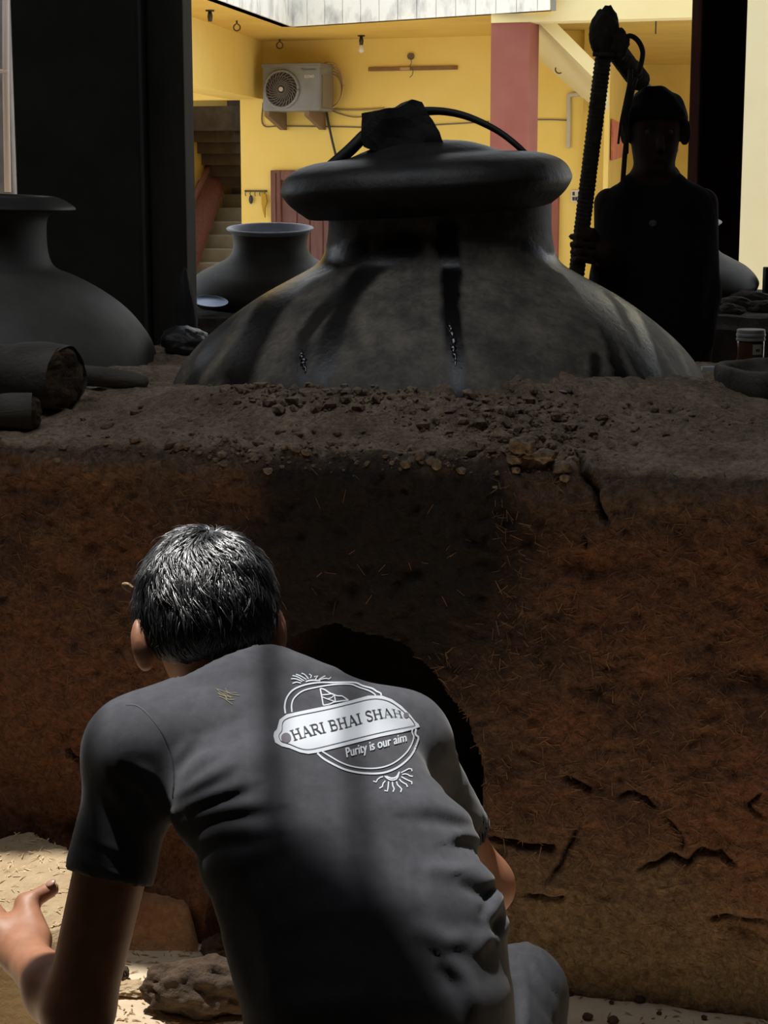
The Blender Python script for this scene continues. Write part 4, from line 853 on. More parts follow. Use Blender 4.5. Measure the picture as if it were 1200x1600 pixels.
# serif capitals drawn as strokes: (path, width) on a unit cell
def serif(x, y, w=.30): return ([(x - w / 2, y), (x + w / 2, y)], .07)
GL = {'H': (.95, [([(.2, 0), (.2, 1)], .17), ([(.75, 0), (.75, 1)], .17), ([(.2, .52), (.75, .52)], .08), serif(.2, .035, .38), serif(.2, .965, .38), serif(.75, .035, .38), serif(.75, .965, .38)]),
      'A': (.95, [([(.16, 0), (.47, 1)], .08), ([(.47, 1), (.80, 0)], .18), ([(.27, .34), (.68, .34)], .08), serif(.15, .035, .30), serif(.80, .035, .36)]),
      'R': (.90, [([(.2, 0), (.2, 1)], .17), ([(.2, .95), (.50, .95), (.66, .86), (.66, .62), (.50, .51), (.2, .51)], .11), ([(.45, .5), (.80, .02)], .17), serif(.2, .035, .38), serif(.12, .965, .22), serif(.84, .035, .2)]),
      'I': (.42, [([(.2, 0), (.2, 1)], .17), serif(.2, .035, .38), serif(.2, .965, .38)]),
      'B': (.85, [([(.2, 0), (.2, 1)], .17), ([(.2, .95), (.48, .95), (.62, .86), (.62, .64), (.48, .53), (.2, .53)], .11), ([(.2, .53), (.55, .53), (.70, .42), (.70, .15), (.54, .05), (.2, .05)], .12), serif(.12, .035, .2), serif(.12, .965, .2)]),
      'S': (.72, [([(.60, .78), (.58, .90), (.40, .97), (.22, .92), (.14, .76), (.22, .62), (.42, .50), (.58, .38), (.62, .22), (.52, .06), (.34, .03), (.18, .08), (.13, .24)], .12)])}
base = spl([(225, 594), (300, 572), (400, 548), (510, 524), (640, 492), (760, 456), (870, 430), (960, 422), (1012, 428)], 200); bl = np.concatenate([[0], np.cumsum(np.hypot(*np.diff(base, axis=0).T))]); bl /= bl[-1]
txt = 'HARI BHAI SHAH'; tot = sum(GL[c][0] if c != ' ' else .38 for c in txt); x = 0
def bpt(u, v):
    u = min(max(u, 0), 1); p = A((np.interp(u, bl, base[:, 0]), np.interp(u, bl, base[:, 1]))); up = np.array([np.interp(u, [0, .35, .7, 1], [-32, -24, -20, -16]), np.interp(u, [0, .35, .7, .9, 1], [-72, -78, -74, -62, -48])]); return p + up * v
def squeeze(u): return u if u < .8 else .8 + (u - .8) * (1 - .12 * (u - .8) / .2)
for c in txt:
    if c == ' ': x += .38; continue
    wd, strokes = GL[c]; b = MB()
    for pts, sw in strokes:
        pts = np.array(pts); n = 6 if len(pts) == 2 else 4 * len(pts); ps = spl(pts, n) if len(pts) > 2 else np.stack([np.linspace(pts[0][k], pts[1][k], n) for k in (0, 1)], 1)
        q = [cp(*bpt((x + u) / tot, v)) for u, v in ps]; b.add(*ribbon_on(q, sw * 78 / 4.615 * (.9 if x / tot < .8 else .6), .0018, n))
    x += wd; b.obj('print_letter', M_ink, shirt)
V, Fc = textmesh('Purity is our aim'); bmx = bmesh.new(); vs = [bmx.verts.new(v) for v in V]
for f in Fc: bmx.faces.new([vs[i] for i in f])
bmesh.ops.triangulate(bmx, faces=bmx.faces); W_ = V[:, 0].max()
def pmap(u, v):
    p = A((np.interp(u, [0, .5, 1], [606, 815, 1035]), np.interp(u, [0, .5, 1], [715, 655, 598]))); return p + A((-14 + 4 * u, -95 + 12 * u)) * v
for dxy in ((0, 0), (3, 0), (0, 2.5)):
    out = []
    for v in bmx.verts:
        q = pmap(v.co.x / W_, (v.co.y - .19) / .95) + A(dxy); h, nn = on_shirt(*cp(*q)); out.append(h + nn * (.0011 + .0002 * (dxy != (0, 0))) if h is not None else Vector((0, 0, 0)))
    if dxy == (0, 0): bb = MB()
    bb.add(out, [tuple(v.index for v in f.verts) for f in bmx.faces]) if False else bb.add([tuple(o) for o in out], [tuple(vv.index for vv in f.verts) for f in bmx.faces])
bmx.verts.index_update(); bmx.free(); bb.obj('print_lettering', M_white, shirt)
WL = [([(165, 395), (160, 340), (175, 280), (220, 225), (300, 190), (400, 172), (520, 172), (660, 172), (720, 195), (790, 215), (820, 235), (850, 248), (855, 265)], 2.6), ([(212, 385), (210, 330), (230, 280), (290, 232), (380, 208), (470, 192), (560, 184), (640, 186), (690, 205), (760, 228), (800, 250), (815, 265)], 2.2),
      ([(395, 680), (440, 720), (520, 765), (600, 800), (700, 822), (800, 828), (880, 820), (960, 790), (1030, 740), (1080, 680), (1110, 610), (1122, 565), (1100, 545), (1105, 505)], 3.0), ([(430, 668), (490, 705), (560, 745), (640, 775), (740, 790), (830, 788), (910, 768), (980, 728), (1040, 670), (1075, 610), (1088, 560), (1075, 530), (1080, 508)], 2.2),
      ([(415, 215), (425, 265), (437, 335)], 2), ([(415, 215), (445, 222), (480, 245), (512, 258), (540, 268), (570, 268), (590, 280), (618, 300)], 2), ([(437, 335), (480, 328), (520, 312), (618, 298)], 2), ([(425, 262), (470, 258), (512, 256), (525, 310)], 1.7), ([(430, 275), (460, 288), (520, 308)], 1.6), ([(470, 290), (500, 280), (520, 258)], 1.5),
      ([(650, 95), (675, 112), (710, 126), (760, 142)], 1.8), ([(310, 165), (350, 155), (415, 157)], 2.4)]
for pts in ([(215, 178), (245, 168), (275, 176)], [(205, 145), (240, 145), (285, 165)], [(215, 122), (250, 130), (300, 160)], [(240, 112), (275, 125), (315, 150)], [(280, 104), (305, 115), (330, 145)], [(335, 110), (352, 118), (345, 140)], [(372, 130), (395, 118), (395, 128), (380, 148)], [(405, 150), (425, 135), (450, 122)], [(415, 150), (450, 140), (478, 145), (492, 132)]): WL.append((pts, 1.8))
WL += [([(880, 845), (905, 868), (940, 876), (970, 862), (985, 815)], 2.0), ([(890, 848), (930, 862), (965, 852), (985, 818)], 2.6)]
for pts in ([(868, 850), (835, 862), (818, 890), (798, 882)], [(885, 880), (868, 900), (862, 925), (842, 934)], [(908, 885), (905, 920), (900, 955), (878, 950)], [(935, 888), (940, 925), (952, 945), (940, 960)], [(965, 885), (975, 915), (1002, 935), (995, 962)], [(985, 868), (1005, 890), (1035, 905), (1045, 925)], [(1000, 850), (1030, 868), (1055, 880), (1080, 892), (1075, 905)], [(1005, 835), (1035, 830), (1060, 845), (1082, 848)], [(998, 822), (1030, 805), (1055, 792), (1080, 800), (1075, 812)]): WL.append((pts, 1.9))
for pts, w_ in WL:
    V, Fc = ribbon_on(spl([cp(*p) for p in pts], 8 * len(pts)), w_, .0010)
    if Fc: mk('print_stroke', V, Fc, M_white, shirt)
bb = MB()
for k in range(9):
    x0, y0 = 340 + rng.uniform(-4, 14), 1080 + rng.uniform(-6, 12); bb.add(*ribbon_on([(x0, y0), (x0 + rng.uniform(3, 9), y0 + rng.uniform(2, 7)), (x0 + rng.uniform(8, 22), y0 + rng.uniform(6, 14))], rng.uniform(.6, 1.6), .0008, 6))
bb.obj('dust_smudge', mat('ochre_dust', (.22, .19, .11)), shirt, kind='stuff')

# body ------------------------------------------------------------------------------
hipL = U(500, 1770, 2.22); hipR = U(700, 1770, 2.22)
knL = U(150, 1700, 2.46); knR = U(812, 1552, 2.45)
anL = Vector((-.30, 2.30, .09)); anR = Vector((.20, 2.34, .09))
thumb = [U(56, 1468, 2.52), U(40, 1412, 2.58), U(80, 1389, 2.59)]
palm0 = wrL; palm1 = U(-22, 1440, 2.58)
hand_dir = (palm1 - palm0).normalized()
def f_body(P):
    d = ell(P, hl(0, 0, .01), (.076, .096, .098), HM)
    d = smin(d, ell(P, hl(0, .035, -.055), (.058, .072, .075), HM), .04)          # face
    d = smin(d, ell(P, hl(0, .075, -.105), (.034, .032, .026), HM), .04)          # chin
    d = smin(d, cone(P, hl(0, .102, -.02), hl(0, .118, -.055), .008, .014), .018)  # nose
    d = smin(d, ell(P, hl(0, .095, .012), (.05, .012, .012), HM), .02)            # brow
    for s in (-1, 1): d = smax(d, -ell(P, hl(s * .032, .105, -.012), (.016, .012, .010), HM), .012)
    d = smin(d, cone(P, hl(0, .098, -.082), hl(0, .1, -.082), .016, .016), .012)
    for s in (-1, 1):
        er = ell(P, hl(s * .093 - .004, -.014, -.034), (.015, .025, .039), HM @ eul(0, 0, s * .45)); d = smin(d, er, .008)
        d = smax(d, -ell(P, hl(s * .102 - .004, .0, -.027), (.010, .011, .018), HM), .006)
    d = smin(d, cone(P, hl(0, -.025, -.06), A(nk) + A((0, .02, -.05)), .054, .060), .04)
    d = smin(d, loft(P, [(c, l, a * .9, b_ * .88) for c, l, a, b_ in TS[1:]]), .05)
    for sh, el, wr, ra in ((shL, elL, wrL, .052), (shR, elR, wrR, .040)):
        d = smin(d, cone(P, sh, el, ra, .046 if ra > .05 else .041), .03); m = el + (wr - el) * .35
        a = cone(P, el, m, .040, .042); a = smin(a, cone(P, m, wr, .042, .029), .03); d = smin(d, a, .03)
    # left hand on the slab
    h = cone(P, palm0, palm0 + (palm1 - palm0) * .5, .028, .030); h = smin(h, cone(P, palm0 + (palm1 - palm0) * .5, palm1, .028, .024), .02)
    h = smin(h, cone(P, thumb[0], thumb[1], .024, .0165), .02); h = smin(h, cone(P, thumb[1], thumb[2], .0145, .0122), .006)
    d = smin(d, h, .02)
    sd_ = A((palm1 - palm0).cross(Vector((0, 0, 1))).normalized())
    for k in range(4):
        o_ = A(palm1) + sd_ * (-.027 + .018 * k) ; l_ = (.040, .045, .042, .033)[k]; q1 = o_ + A(hand_dir) * l_ + A((0, 0, .006)); q2 = q1 + A(hand_dir) * l_ * .6 + A((0, 0, -.016)); q3 = q2 + A(hand_dir) * l_ * .35 + A((0, 0, -.018))
        f_ = smin(cone(P, o_, q1, .0105, .0095), smin(cone(P, q1, q2, .0092, .0085), cone(P, q2, q3, .0082, .0072), .003), .003); d = smin(d, f_, .006)
    # right hand, fist closed on the poker side of the fire mouth
    ax = A((wrR - elR).normalized()); pc = A(wrR) + ax * .05; d = smin(d, ell(P, pc, (.036, .045, .022)), .03); s2 = np.cross(ax, A((0, 0, 1))); s2 /= np.linalg.norm(s2)
    for k in range(4):
        o_ = pc + ax * .035 + s2 * (-.027 + .018 * k); q1 = o_ + ax * .034; q2 = q1 + ax * .012 + A((0, 0, -.026)); q3 = q2 - ax * .018 + A((0, 0, -.006)); d = smin(d, smin(cone(P, o_, q1, .0105, .0095), smin(cone(P, q1, q2, .0092, .0085), cone(P, q2, q3, .0082, .0075), .003), .003), .006)
    q1 = pc - s2 * .035 + ax * .01; d = smin(d, smin(cone(P, pc - s2 * .015, q1, .014, .012), cone(P, q1, q1 + ax * .03 + A((0, 0, -.015)), .0115, .0095), .006), .01)
    # legs
    for hp_, kn, an in ((hipL, knL, anL), (hipR, knR, anR)):
        d = smin(d, smin(cone(P, hp_, kn, .072, .052), smin(cone(P, kn, kn + (an - kn) * .4, .05, .050), cone(P, kn + (an - kn) * .4, an, .05, .034), .02), .02), .04)
        d = smin(d, cone(P, an + Vector((0, -.03, -.045)), an + Vector((0, .15, -.055)), .036, .030), .03)
    return d
BVt, BQt = surfnet(f_body, (-.80, 1.95, -.01), (.42, 3.0, 1.14), .0056); BVt[:, 2] = np.maximum(BVt[:, 2], .004); BVt = relax(BVt, BQt, 1)
body = mk('body', BVt, BQt, M_skin, person, smooth=True)
V, Fc = ico(2); R_ = A(thumb[2] - thumb[1]); R_ /= np.linalg.norm(R_); cn = A(-ray(82, 1388).normalized()); up_ = A((0, 0, 1)); nn = up_ * .8 + cn * .4; nn -= R_ * (nn @ R_); nn /= np.linalg.norm(nn); sd_ = np.cross(R_, nn)
mk('thumbnail', (V * A((.0085, .0065, .0022))) @ np.stack([R_, sd_, nn], 0) + A(thumb[2]) + R_ * .004 + nn * .0112, Fc, mat('nail', (.42, .24, .17), rough=.3), body, smooth=True)
for s in (-1, 1):
    V, Fc = ico(3); mk('eye', V * .0105 + hl(s * .032, .088, -.012), Fc, mat('eye_white', (.6, .58, .55), rough=.2), body, smooth=True)
# trousers
def f_trs(P):
    d = ell(P, A((hipL + hipR) * .5) + A((0, -.02, .02)), (.185, .135, .13))
    for hp_, kn, an in ((hipL, knL, anL), (hipR, knR, anR)):
        d = smin(d, cone(P, hp_, kn, .100, .064), .06); d = smin(d, cone(P, kn, an + Vector((0, 0, .03)), .062, .060), .03)
    return np.maximum(np.maximum(d, P[:, 2] - .62), -(P[:, 2] - .085))
TV, TQ = surfnet(f_trs, (-.60, 1.95, .05), (.42, 2.85, .68), .0075); TV = relax(TV, TQ, 3); nvt = vnorm(TV, TQ); pxt = topix(TV); dt = .003 * fbm(TV, 8, 3)
for pts, wd, hg in (([(815, 1470), (835, 1520), (860, 1580)], 8, .004), ([(805, 1490), (815, 1540), (815, 1600)], 9, .005), ([(840, 1490), (868, 1545)], 7, .003)):
    d, sg, t = pdist(pxt, pts); x = sg * d / wd; dt += -hg * 1.5 * x * np.exp(-x * x) * ((nvt @ A(fw)) < .2)
mk('trousers', TV + nvt * dt[:, None], TQ, M_trs, person, smooth=True)

# hair ------------------------------------------------------------------------------
def hairmask(q):       # local head coordinates -> inside the haired scalp
    x, y, z = q[:, 0], q[:, 1], q[:, 2]
    lowz = np.where(y > .02, .0 + .035 * sst(.02, .09, y), -.066 + .046 * sst(-.06, .02, y))
    return z - lowz
def f_hair(P):
    q = (P - A(hc)) @ HM; d = ell(P, hl(0, -.004, .012), (.094, .108, .110), HM) + .004 * noise(P, 30); d = smin(d, ell(P, hl(0, -.060, -.025), (.062, .042, .050), HM) + .002 * noise(P, 40), .03)
    return smax(d, -hairmask(q) * .9, .012)
HV, HQ = surfnet(f_hair, A(hc) - .16, A(hc) + .16, .004); HV = relax(HV, HQ, 2)
hair = mk('hair', HV, HQ, M_hair, person, smooth=True); HB = bvh(HV, HQ); HN = vnorm(HV, HQ)
cr = hl(.012, -.045, .105)                                         # crown whorl
VV = []; FF = []; ql = (HV - A(hc)) @ HM; cand = np.where((hairmask(ql) > .004))[0]
hi_ = cand[rng.integers(len(cand), size=14000)]; HP = HV[hi_] + rng.normal(size=(14000, 3)) * .002; HCL = noise(HP * 28) * 1.1 + noise(HP * 70, 1, 9.) * .6
for i, p, cl in zip(hi_, HP, HCL):
    n = HN[i]
    fl = p - cr; fl -= n * (fl @ n); fl /= np.linalg.norm(fl) + 1e-6; sw = np.cross(n, fl); dn = -A(hU) - .15 * A(hF); dn -= n * (dn @ n)
    d = fl * .8 + dn * .9 + sw * (.45 + 1.7 * cl) ; d /= np.linalg.norm(d) + 1e-6
    L = rng.uniform(.022, .046); seg = 5; pts = [p - n * .003]; lift = max(.0, rng.normal(.22, .20)) if rng.random() < .97 else rng.uniform(.3, .7)
    q = p.copy(); dd = d.copy()
    for k in range(1, seg):
        q = q + dd * L / (seg - 1) + n * lift * L / (seg - 1) * (1 - k / seg * 1.2)
        h = HB.find_nearest(Vector(q)); nn = A(h[1]); gap = (q - A(h[0])) @ nn
        if gap < .001: q = q + nn * (.001 - gap + .0012 * rng.random())
        elif gap > .010 and lift < .5: q = q - nn * (gap - .010) * .7
        dd = dd + .45 * sw * cl - nn * (dd @ nn) * .6; dd /= np.linalg.norm(dd); pts.append(q)
    P = np.array(pts); T = np.gradient(P, axis=0); w_ = np.array([1, 1, .9, .7, .15]) * rng.uniform(.0005, .0010); a = np.cross(T, n); a /= np.linalg.norm(a, axis=1)[:, None] + 1e-9; c = np.cross(a, T); c /= np.linalg.norm(c, axis=1)[:, None] + 1e-9
    o_ = len(VV); 
    for k in range(seg): VV += [tuple(P[k] - a[k] * w_[k]), tuple(P[k] + c[k] * w_[k] * .9), tuple(P[k] + a[k] * w_[k])]
    for k in range(seg - 1):
        for s in (0, 1): FF.append((o_ + 3 * k + s, o_ + 3 * k + s + 1, o_ + 3 * k + s + 4, o_ + 3 * k + s + 3))
mk('hair_strands', VV, FF, M_hair, hair, smooth=True, kind='stuff')
# beard along the jaw
def f_beard(P):
    q = (P - A(hc)) @ HM; d = np.minimum(ell(P, hl(0, .035, -.055), (.0600, .074, .078), HM), ell(P, hl(0, .075, -.105), (.037, .035, .030), HM))
    return smax(smax(d, (q[:, 2] + .062 + .0 * q[:, 1]), .01), -(q[:, 1] - .012), .01)
bv, bq = surfnet(f_beard, A(hc) - .2, A(hc) + .2, .005); mk('beard', relax(bv, bq, 1), bq, M_hair, person, smooth=True)
# straw flake caught in the hair
h = HB.ray_cast(CAM, ray(212, 918).normalized()); c = A(h[0]) if h[0] is not None else A(U(208, 918, 2.56)); V, Fc = ico(2); V = V * A((.010, .003, .006)) * (1 + .3 * fbm(V, 2, 2))[:, None]
mk('straw_flake', V @ eul(0, .6, .3).T + c + A((-.007, -.002, .001)), Fc, mat('tan_flake', (.45, .30, .16)), label='tan straw flake caught in the hair of the crouching man', cat='straw')
#@@STAND
# ================================================================== standing man behind the furnace
SD = 5.62
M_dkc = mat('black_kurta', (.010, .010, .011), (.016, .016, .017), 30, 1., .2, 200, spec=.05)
def v(px, py, dD=0.): return U(px, py, SD + dD)
smx = v(1025, 400).x
man = thing('person', (smx, SD, 0), 'standing man in dark clothes gripping the rope-wrapped pipe, seen against the light', 'person')
sc_ = SD / F / math.cos(PITCH) * .99
hcs = A(v(1024, 203)); pw = lambda p: p * sc_
def f_man(P):
    d = ell(P, hcs + A((0, .01, .012)), (.076, .095, .100)); d = smin(d, ell(P, hcs + A((-.002, -.02, -.055)), (.062, .072, .082)), .03); d = smin(d, ell(P, hcs + A((-.002, -.055, -.112)), (.034, .03, .026)), .03)
    d = smin(d, cone(P, hcs + A((0, -.095, -.02)), hcs + A((0, -.115, -.05)), .008, .014), .015)
    d = smin(d, cone(P, hcs + A((0, -.085, -.08)), hcs + A((0, -.087, -.08)), .016, .016), .012)
    for s in (-1, 1):
        d = smin(d, ell(P, hcs + A((s * .088, .0, -.006)), (.016, .024, .040), eul(0, 0, s * .35)), .006); d = smax(d, -ell(P, hcs + A((s * .032, -.092, -.008)), (.015, .012, .010)), .01)
    d = smin(d, cone(P, hcs + A((0, .01, -.07)), A(v(1020, 300)), .052, .062), .03)
    d = smin(d, loft(P, [(v(1022, 300), A((1, 0, 0)), pw(52), .07), (v(1025, 400), A((1, 0, 0)), pw(62), .085), (v(1020, 600), A((1, 0, 0)), pw(58), .085)]), .03)
    for px_, s in ((985, -1), (1060, 1)):
        hpp = A((v(px_, 600).x, SD, .86)); kn = A((hpp[0] + s * .01, SD - .02, .48)); an = A((hpp[0] + s * .02, SD + .02, .09))
        d = smin(d, smin(cone(P, hpp, kn, .075, .052), cone(P, kn, an, .05, .036), .02), .04); d = smin(d, cone(P, an + A((0, .03, -.05)), an + A((s * .02, -.16, -.055)), .034, .028), .02)
    for sh, el, wr in ((v(952, 318, .02), v(948, 448, .02), v(944, 392, -.20)), (v(1098, 318, .02), v(1104, 455, .03), v(1098, 560, -.02))):
        d = smin(d, cone(P, sh, el, .046, .038), .02); d = smin(d, cone(P, el, wr, .038, .027), .02)
    # right hand wrapped round the pipe
    c = A(v(918, 392, -.20)); d = smin(d, ell(P, A(v(934, 390, -.20)), (.030, .022, .038)), .02)
    for k in range(4):
        z = .033 - .022 * k; o = A(v(926, 390, -.225)) + A((0, 0, z)); q1 = A(v(904, 390, -.245)) + A((0, 0, z + .006)); q2 = A(v(893 + k, 390, -.205)) + A((0, 0, z + .004)); q3 = A(v(900, 390, -.175)) + A((0, 0, z))
        d = smin(d, smin(cone(P, o, q1, .0100, .0098), smin(cone(P, q1, q2, .0098, .0092), cone(P, q2, q3, .009, .008), .002), .002), .003)
    d = smin(d, smin(cone(P, A(v(936, 380, -.20)), A(v(926, 362, -.235)), .013, .011), cone(P, A(v(926, 362, -.235)), A(v(905, 358, -.235)), .011, .009), .005), .008)
    c = A(v(1098, 585, -.03)); d = smin(d, ell(P, c, (.02, .035, .045)), .02)
    for k in range(4): o = c + A((0, -.026 + .017 * k, -.03)); q1 = o + A((-.004, 0, -.04)); q2 = q1 + A((-.012, 0, -.026)); d = smin(d, smin(cone(P, o, q1, .010, .009), cone(P, q1, q2, .0088, .0075), .003), .005)
    d = smin(d, smin(cone(P, c + A((0, -.03, .01)), c + A((-.01, -.048, -.025)), .012, .010), cone(P, c + A((-.01, -.048, -.025)), c + A((-.014, -.046, -.05)), .010, .0085), .004), .006)
    return d
V, Q = surfnet(f_man, (smx - .38, SD - .42, -.01), (smx + .36, SD + .2, 1.80), .006); V[:, 2] = np.maximum(V[:, 2], .004)
M_skin2 = mat('shaded_skin', (.03, .017, .012), (.042, .025, .017), 30, .9, spec=.1)  # skin darkened so the backlit face stays black
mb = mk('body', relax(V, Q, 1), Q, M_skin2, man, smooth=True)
for s in (-1, 1):
    V, Fc = ico(2); mk('eye', V * .0095 + hcs + A((s * .032, -.072, -.008)), Fc, mat('shaded_eye', (.05, .045, .04)), mb, smooth=True)  # eye colour darkened for the shade on the face
KS = [(1020, 284, 34, .05), (1022, 300, 56, .07), (1024, 326, 78, .10), (1025, 400, 86, .12), (1024, 480, 82, .125), (1018, 560, 76, .13), (1014, 700, 80, .14), (1012, 800, 84, .15)]
def f_kur(P):
    d = loft(P, [(v(a, b), A((1, 0, 0)), pw(c), e) for a, b, c, e in KS])
    for sh, el, en in ((v(966, 330, .02), v(954, 445, .02), v(950, 412, -.12)), (v(1086, 326, .02), v(1096, 455, .03), v(1092, 530, -.01))):
        d = smin(d, cone(P, sh, el, .056, .056), .04); d = smin(d, cone(P, el, en, .054, .048), .03)
    d = smin(d, cone(P, v(1020, 285), v(1050, 268, .03), .05, .02), .02)
    d = np.maximum(d, -cone(P, v(1020, 280), v(1022, 240), .056, .05)); return np.maximum(np.maximum(d, -(P[:, 2] - .52)), P[:, 2] - (v(1020, 258).z))
V, Q = surfnet(f_kur, (smx - .36, SD - .34, .48), (smx + .34, SD + .26, 1.62), .0085); nk_ = vnorm(V, Q); V = V + nk_ * (.006 * fbm(V * A((1, 1, .4)), 9, 3))[:, None]
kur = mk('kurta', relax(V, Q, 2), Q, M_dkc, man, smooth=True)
KB = bvh(V, Q); h = KB.ray_cast(CAM, ray(1020, 349).normalized())[0]
if h: V, Fc = ico(2); mk('chest_badge', V * A((.012, .003, .011)) + A(h), Fc, mat('dim_badge', (.08, .085, .08)), kur, smooth=True)
def f_pants(P):
    d = ell(P, (smx, SD, .84), (.17, .12, .13))
    for px_, s in ((985, -1), (1060, 1)): x = v(px_, 600).x; d = smin(d, cone(P, (x, SD, .84), (x + s * .02, SD, .11), .095, .070), .03)
    return np.maximum(d, -(P[:, 2] - .08))
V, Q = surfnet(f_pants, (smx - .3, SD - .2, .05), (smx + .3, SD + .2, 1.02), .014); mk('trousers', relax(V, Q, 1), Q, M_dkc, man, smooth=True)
def f_h2(P):
    d = ell(P, hcs + A((0, .012, .022)), (.097, .108, .106)) + .012 * noise(P, 24) ; d = smin(d, ell(P, hcs + A((-.07, -.02, .035)), (.034, .05, .03)) + .01 * noise(P, 40), .02)
    q = P - hcs; return smax(d, -(q[:, 2] - (-.045 + .075 * sst(.05, -.06, q[:, 1]))), .012)
V, Q = surfnet(f_h2, hcs - .15, hcs + .15, .0065); mk('hair', relax(V, Q, 1), Q, mat('matte_black_hair', (.008, .008, .008), rough=.9, spec=.1), man, smooth=True)

# ------------------------------------------------------------------ rope-wrapped bent pipe he holds
M_rope = mat('dark_rope', (.022, .016, .011), (.045, .033, .022), 40, .95, .6, 120)
M_bam = mat('dark_bamboo', (.03, .022, .014), (.05, .036, .022), 10, .7)
pd = -.205
pipe = thing('bent_pipe', tuple(v(896, 470, pd)), 'rope-wrapped bamboo pipe bent at the top, gripped by the standing man', 'pipe')
def wrap(p0, p1, r, pitch, name):
    L = (p1 - p0).length; n = int(L / pitch) * 4; P = [p0.lerp(p1, i / n) for i in range(n + 1)]; rad = [r + .0035 * abs(math.sin(i * math.pi / 4 + .3)) + .001 * random.random() for i in range(n + 1)]
    return mk(name, *tube(P, rad, 14), M_rope, pipe, smooth=True)
wrap(v(895, 475, pd), v(945, 70, pd), .0205, .012, 'rope_wrapped_tube')
mk('bamboo_tube', *tube([v(950, 62, pd), v(975, 95, pd + .14), v(1010, 142, pd + .36), v(1035, 190, pd + .52), v(1050, 235, pd + .64)], .0205, 16), M_bam, pipe, smooth=True)
wrap(v(958, 72, pd), v(990, 116, pd + .22), .027, .014, 'rope_binding'); wrap(v(985, 108, pd + .19), v(1000, 126, pd + .29), .029, .012, 'rope_binding')
V, Fc = ico(4); V = V * (1 + .28 * fbm(V, 1.6, 4))[:, None] * A((.040, .036, .072)); mk('clay_joint', V @ eul(0, .12, 0).T + A(v(944, 52, pd)), Fc, M_rope, pipe, smooth=True)
V, Fc = ico(4); V = V * (1 + .28 * fbm(V, 1.7, 4, 5.))[:, None] * A((.034, .034, .045)); mk('clay_joint', V + A(v(965, 70, pd)), Fc, M_rope, pipe, smooth=True)
for a, b2 in (((940, 28), (949, 11)), ((955, 36), (963, 26))): mk('twig_end', *tube([v(*a, pd), v((a[0] + b2[0]) / 2 - 1, (a[1] + b2[1]) / 2, pd), v(*b2, pd)], [.010, .009, .006], 8), M_rope, pipe, smooth=True)
mk('peg', *tube([v(926, 85, pd - .03), v(960, 85, pd - .03)], .006, 8), M_bam, pipe, smooth=True)
def cord(pts, r, name, n=40): mk(name, *tube(spl([tuple(v(x, y, pd + d)) for x, y, d in pts], n), r, 7), M_rope, pipe, smooth=True)
cord([(972, 62, 0), (985, 56, 0), (997, 64, .01), (1004, 80, .02), (1002, 98, .03), (998, 112, .04)], .0075, 'rope_loop')
cord([(985, 108, .02), (984, 130, .02), (978, 160, .02), (974, 185, .02), (978, 215, .03), (976, 245, .04), (973, 285, .05)], .0075, 'hanging_cord')
cord([(994, 122, .02), (988, 145, .02), (981, 175, .03), (980, 200, .04), (979, 240, .05)], .006, 'hanging_cord'); cord([(974, 170, .02), (970, 190, .02), (966, 225, .02)], .0035, 'hanging_cord')

# ================================================================== things at the foot of the furnace
# straw-strewn clay slab under the man's left hand
M_slab = mat('straw_clay', (.40, .28, .155), (.54, .41, .25), 8, .95, .8, 60, bdist=.01)
def fslab(u, w_): pass
zt = .20
pA = [G(-120, 1300, zt), G(60, 1296, zt), G(118, 1318, zt), G(150, 1400, zt), G(120, 1456, zt), G(40, 1462, zt), G(-120, 1470, zt)]
def slabmesh(pts, z0, amp, step=.011):
    x = [p.x for p in pts]; y = [p.y for p in pts]; P, Q = plane_grid(min(x) - .04, max(x) + .04, min(y) - .04, max(y) + .04, step, lambda p: np.zeros(len(p)))
    poly = [(p.x, p.y) for p in pts] + [(pts[0].x, pts[0].y)]; d, _, _ = pdist(P[:, :2], poly); inn = np.zeros(len(P), bool); n = len(pts)
    for i in range(n):
        a, b2 = poly[i], poly[i + 1]; c = (a[1] > P[:, 1]) != (b2[1] > P[:, 1]); xx = (b2[0] - a[0]) * (P[:, 1] - a[1]) / (b2[1] - a[1] + 1e-12) + a[0]; inn ^= c & (P[:, 0] < xx)
    sdist = np.where(inn, d, -d) + .018 * fbm(P, 9, 3, 3.); P[:, 2] = -.02 + (z0 + .02 + amp * fbm(P, 7, 5, 8.)) * sst(-.012, .022, sdist); return P, Q
P, Q = slabmesh(pA, zt, .03); slab = mk('clay_slab', P, Q, M_slab, smooth=True, label='sunlit straw-strewn clay slab under the hand of the crouching man', cat='slab'); SLB = bvh(P, Q)
b = MB()
for _ in range(200):
    q = G(rng.uniform(-40, 125), rng.uniform(1300, 1460), zt); h = SLB.ray_cast(Vector((q.x, q.y, .6)), Vector((0, 0, -1)))[0]
    if h is None: continue
    a = rng.uniform(0, 6.3); l = rng.uniform(.003, .016); t = Vector((math.cos(a), math.sin(a), rng.uniform(-.2, .3))); s = Vector((-t.y, t.x, 0)) * rng.uniform(.0006, .0016); p = h + Vector((0, 0, .002)); b.add([p - t * l - s, p - t * l + s, p + t * l + s, p + t * l - s, p + Vector((0, 0, .0016))], [(0, 1, 4), (1, 2, 4), (2, 3, 4), (3, 0, 4), (0, 3, 2, 1)])
b.obj('straw', mat('pale_straw', (.55, .41, .22), (.66, .52, .32), 30, .8), slab, kind='stuff')
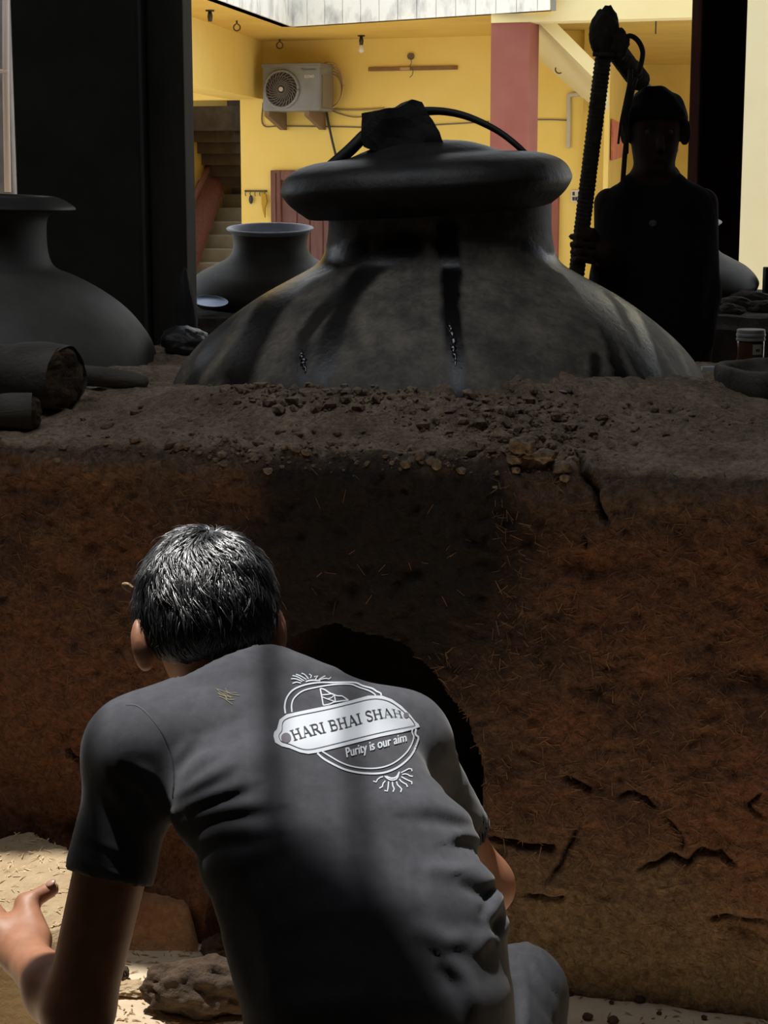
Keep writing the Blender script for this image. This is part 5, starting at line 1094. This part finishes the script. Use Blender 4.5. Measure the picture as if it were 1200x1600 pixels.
# block beside the mouth, warm bounce light put into its orange colour
M_orange = mat('bounce_lit_clay', (.30, .13, .055), (.42, .23, .11), 9, .9, .8, 40, bdist=.012, fine=(60, .6, 1.4))
zb_ = .085
P, Q = slabmesh([G(130, 1378, zb_), G(306, 1384, zb_), G(313, 1398, zb_), G(306, 1422, zb_), G(140, 1412, zb_)], zb_, .012); mk('clay_block', P, Q, M_orange, smooth=True, label='clay block painted with orange bounce light at the foot of the furnace beside its mouth', cat='block')
# big dark clod between arm and knee, and the small ones around it
M_dclod = mat('fibrous_clod', (.045, .027, .015), (.10, .063, .036), 18, .95, .9, 50, bdist=.015)  # brown darkened to stand for the big clod's shaded side
def gclod(px, py, r, R=None, lab='', amp=.35, name='clay_clod', grp=None, m=None):
    c = G(px, py); V, Fc = rock((c.x, c.y, r[2] * .75), r, 5, amp, 2.2, R); V[:, 2] = np.maximum(V[:, 2], .0); return mk(name, V, Fc, m or M_dclod, smooth=True, label=lab, cat='clay lump', group=grp)
gclod(315, 1580, (.105, .055, .055), rotz(-.15), 'big dark fibrous clay clod on the ground beside the crouching man')
gclod(342, 1496, (.032, .028, .026), None, 'small ragged brown clod behind the big dark clod', .45)
gclod(205, 1552, (.035, .026, .012), None, 'flat pale crust of clay between the arm and the big dark clod', .4, m=M_slab)
gclod(195, 1530, (.008, .016, .014), None, 'little dark chip of clay beside the pale crust', .4)
for px_, py_, r in ((1000, 1566, .009), (890, 1556, .006), (918, 1592, .008), (958, 1598, .009), (938, 1554, .004), (955, 1568, .004), (1030, 1585, .004), (985, 1556, .004), (1100, 1592, .005)):
    c = G(px_, py_); V, Fc = rock((c.x, c.y, r * .6), (r * 1.2, r, r * .8), 2, .4, 1.4); mk('pebble', V, Fc, M_dclod, label='small brown pebble on the earth floor below the furnace', cat='pebble', group='pebbles on the earth floor')
b = MB()
for _ in range(500):
    q = G(rng.uniform(160, 420) if rng.random() < .7 else rng.uniform(860, 1200), rng.uniform(1475, 1620)); h = FLOOR.ray_cast(Vector((q.x, q.y, .4)), Vector((0, 0, -1)))[0]
    if h is None: continue
    a = rng.uniform(0, 6.3); l = rng.uniform(.002, .010); t = Vector((math.cos(a), math.sin(a), rng.uniform(-.1, .3))); s = Vector((-t.y, t.x, 0)) * rng.uniform(.0006, .0018); p = h + Vector((0, 0, .0015)); b.add([p - t * l - s, p - t * l + s, p + t * l + s, p + t * l - s, p + Vector((0, 0, .002))], [(0, 1, 4), (1, 2, 4), (2, 3, 4), (3, 0, 4), (0, 3, 2, 1)])
b.obj('straw_litter', M_straw, kind='stuff', label='bits of chopped straw littering the earth floor', cat='straw')
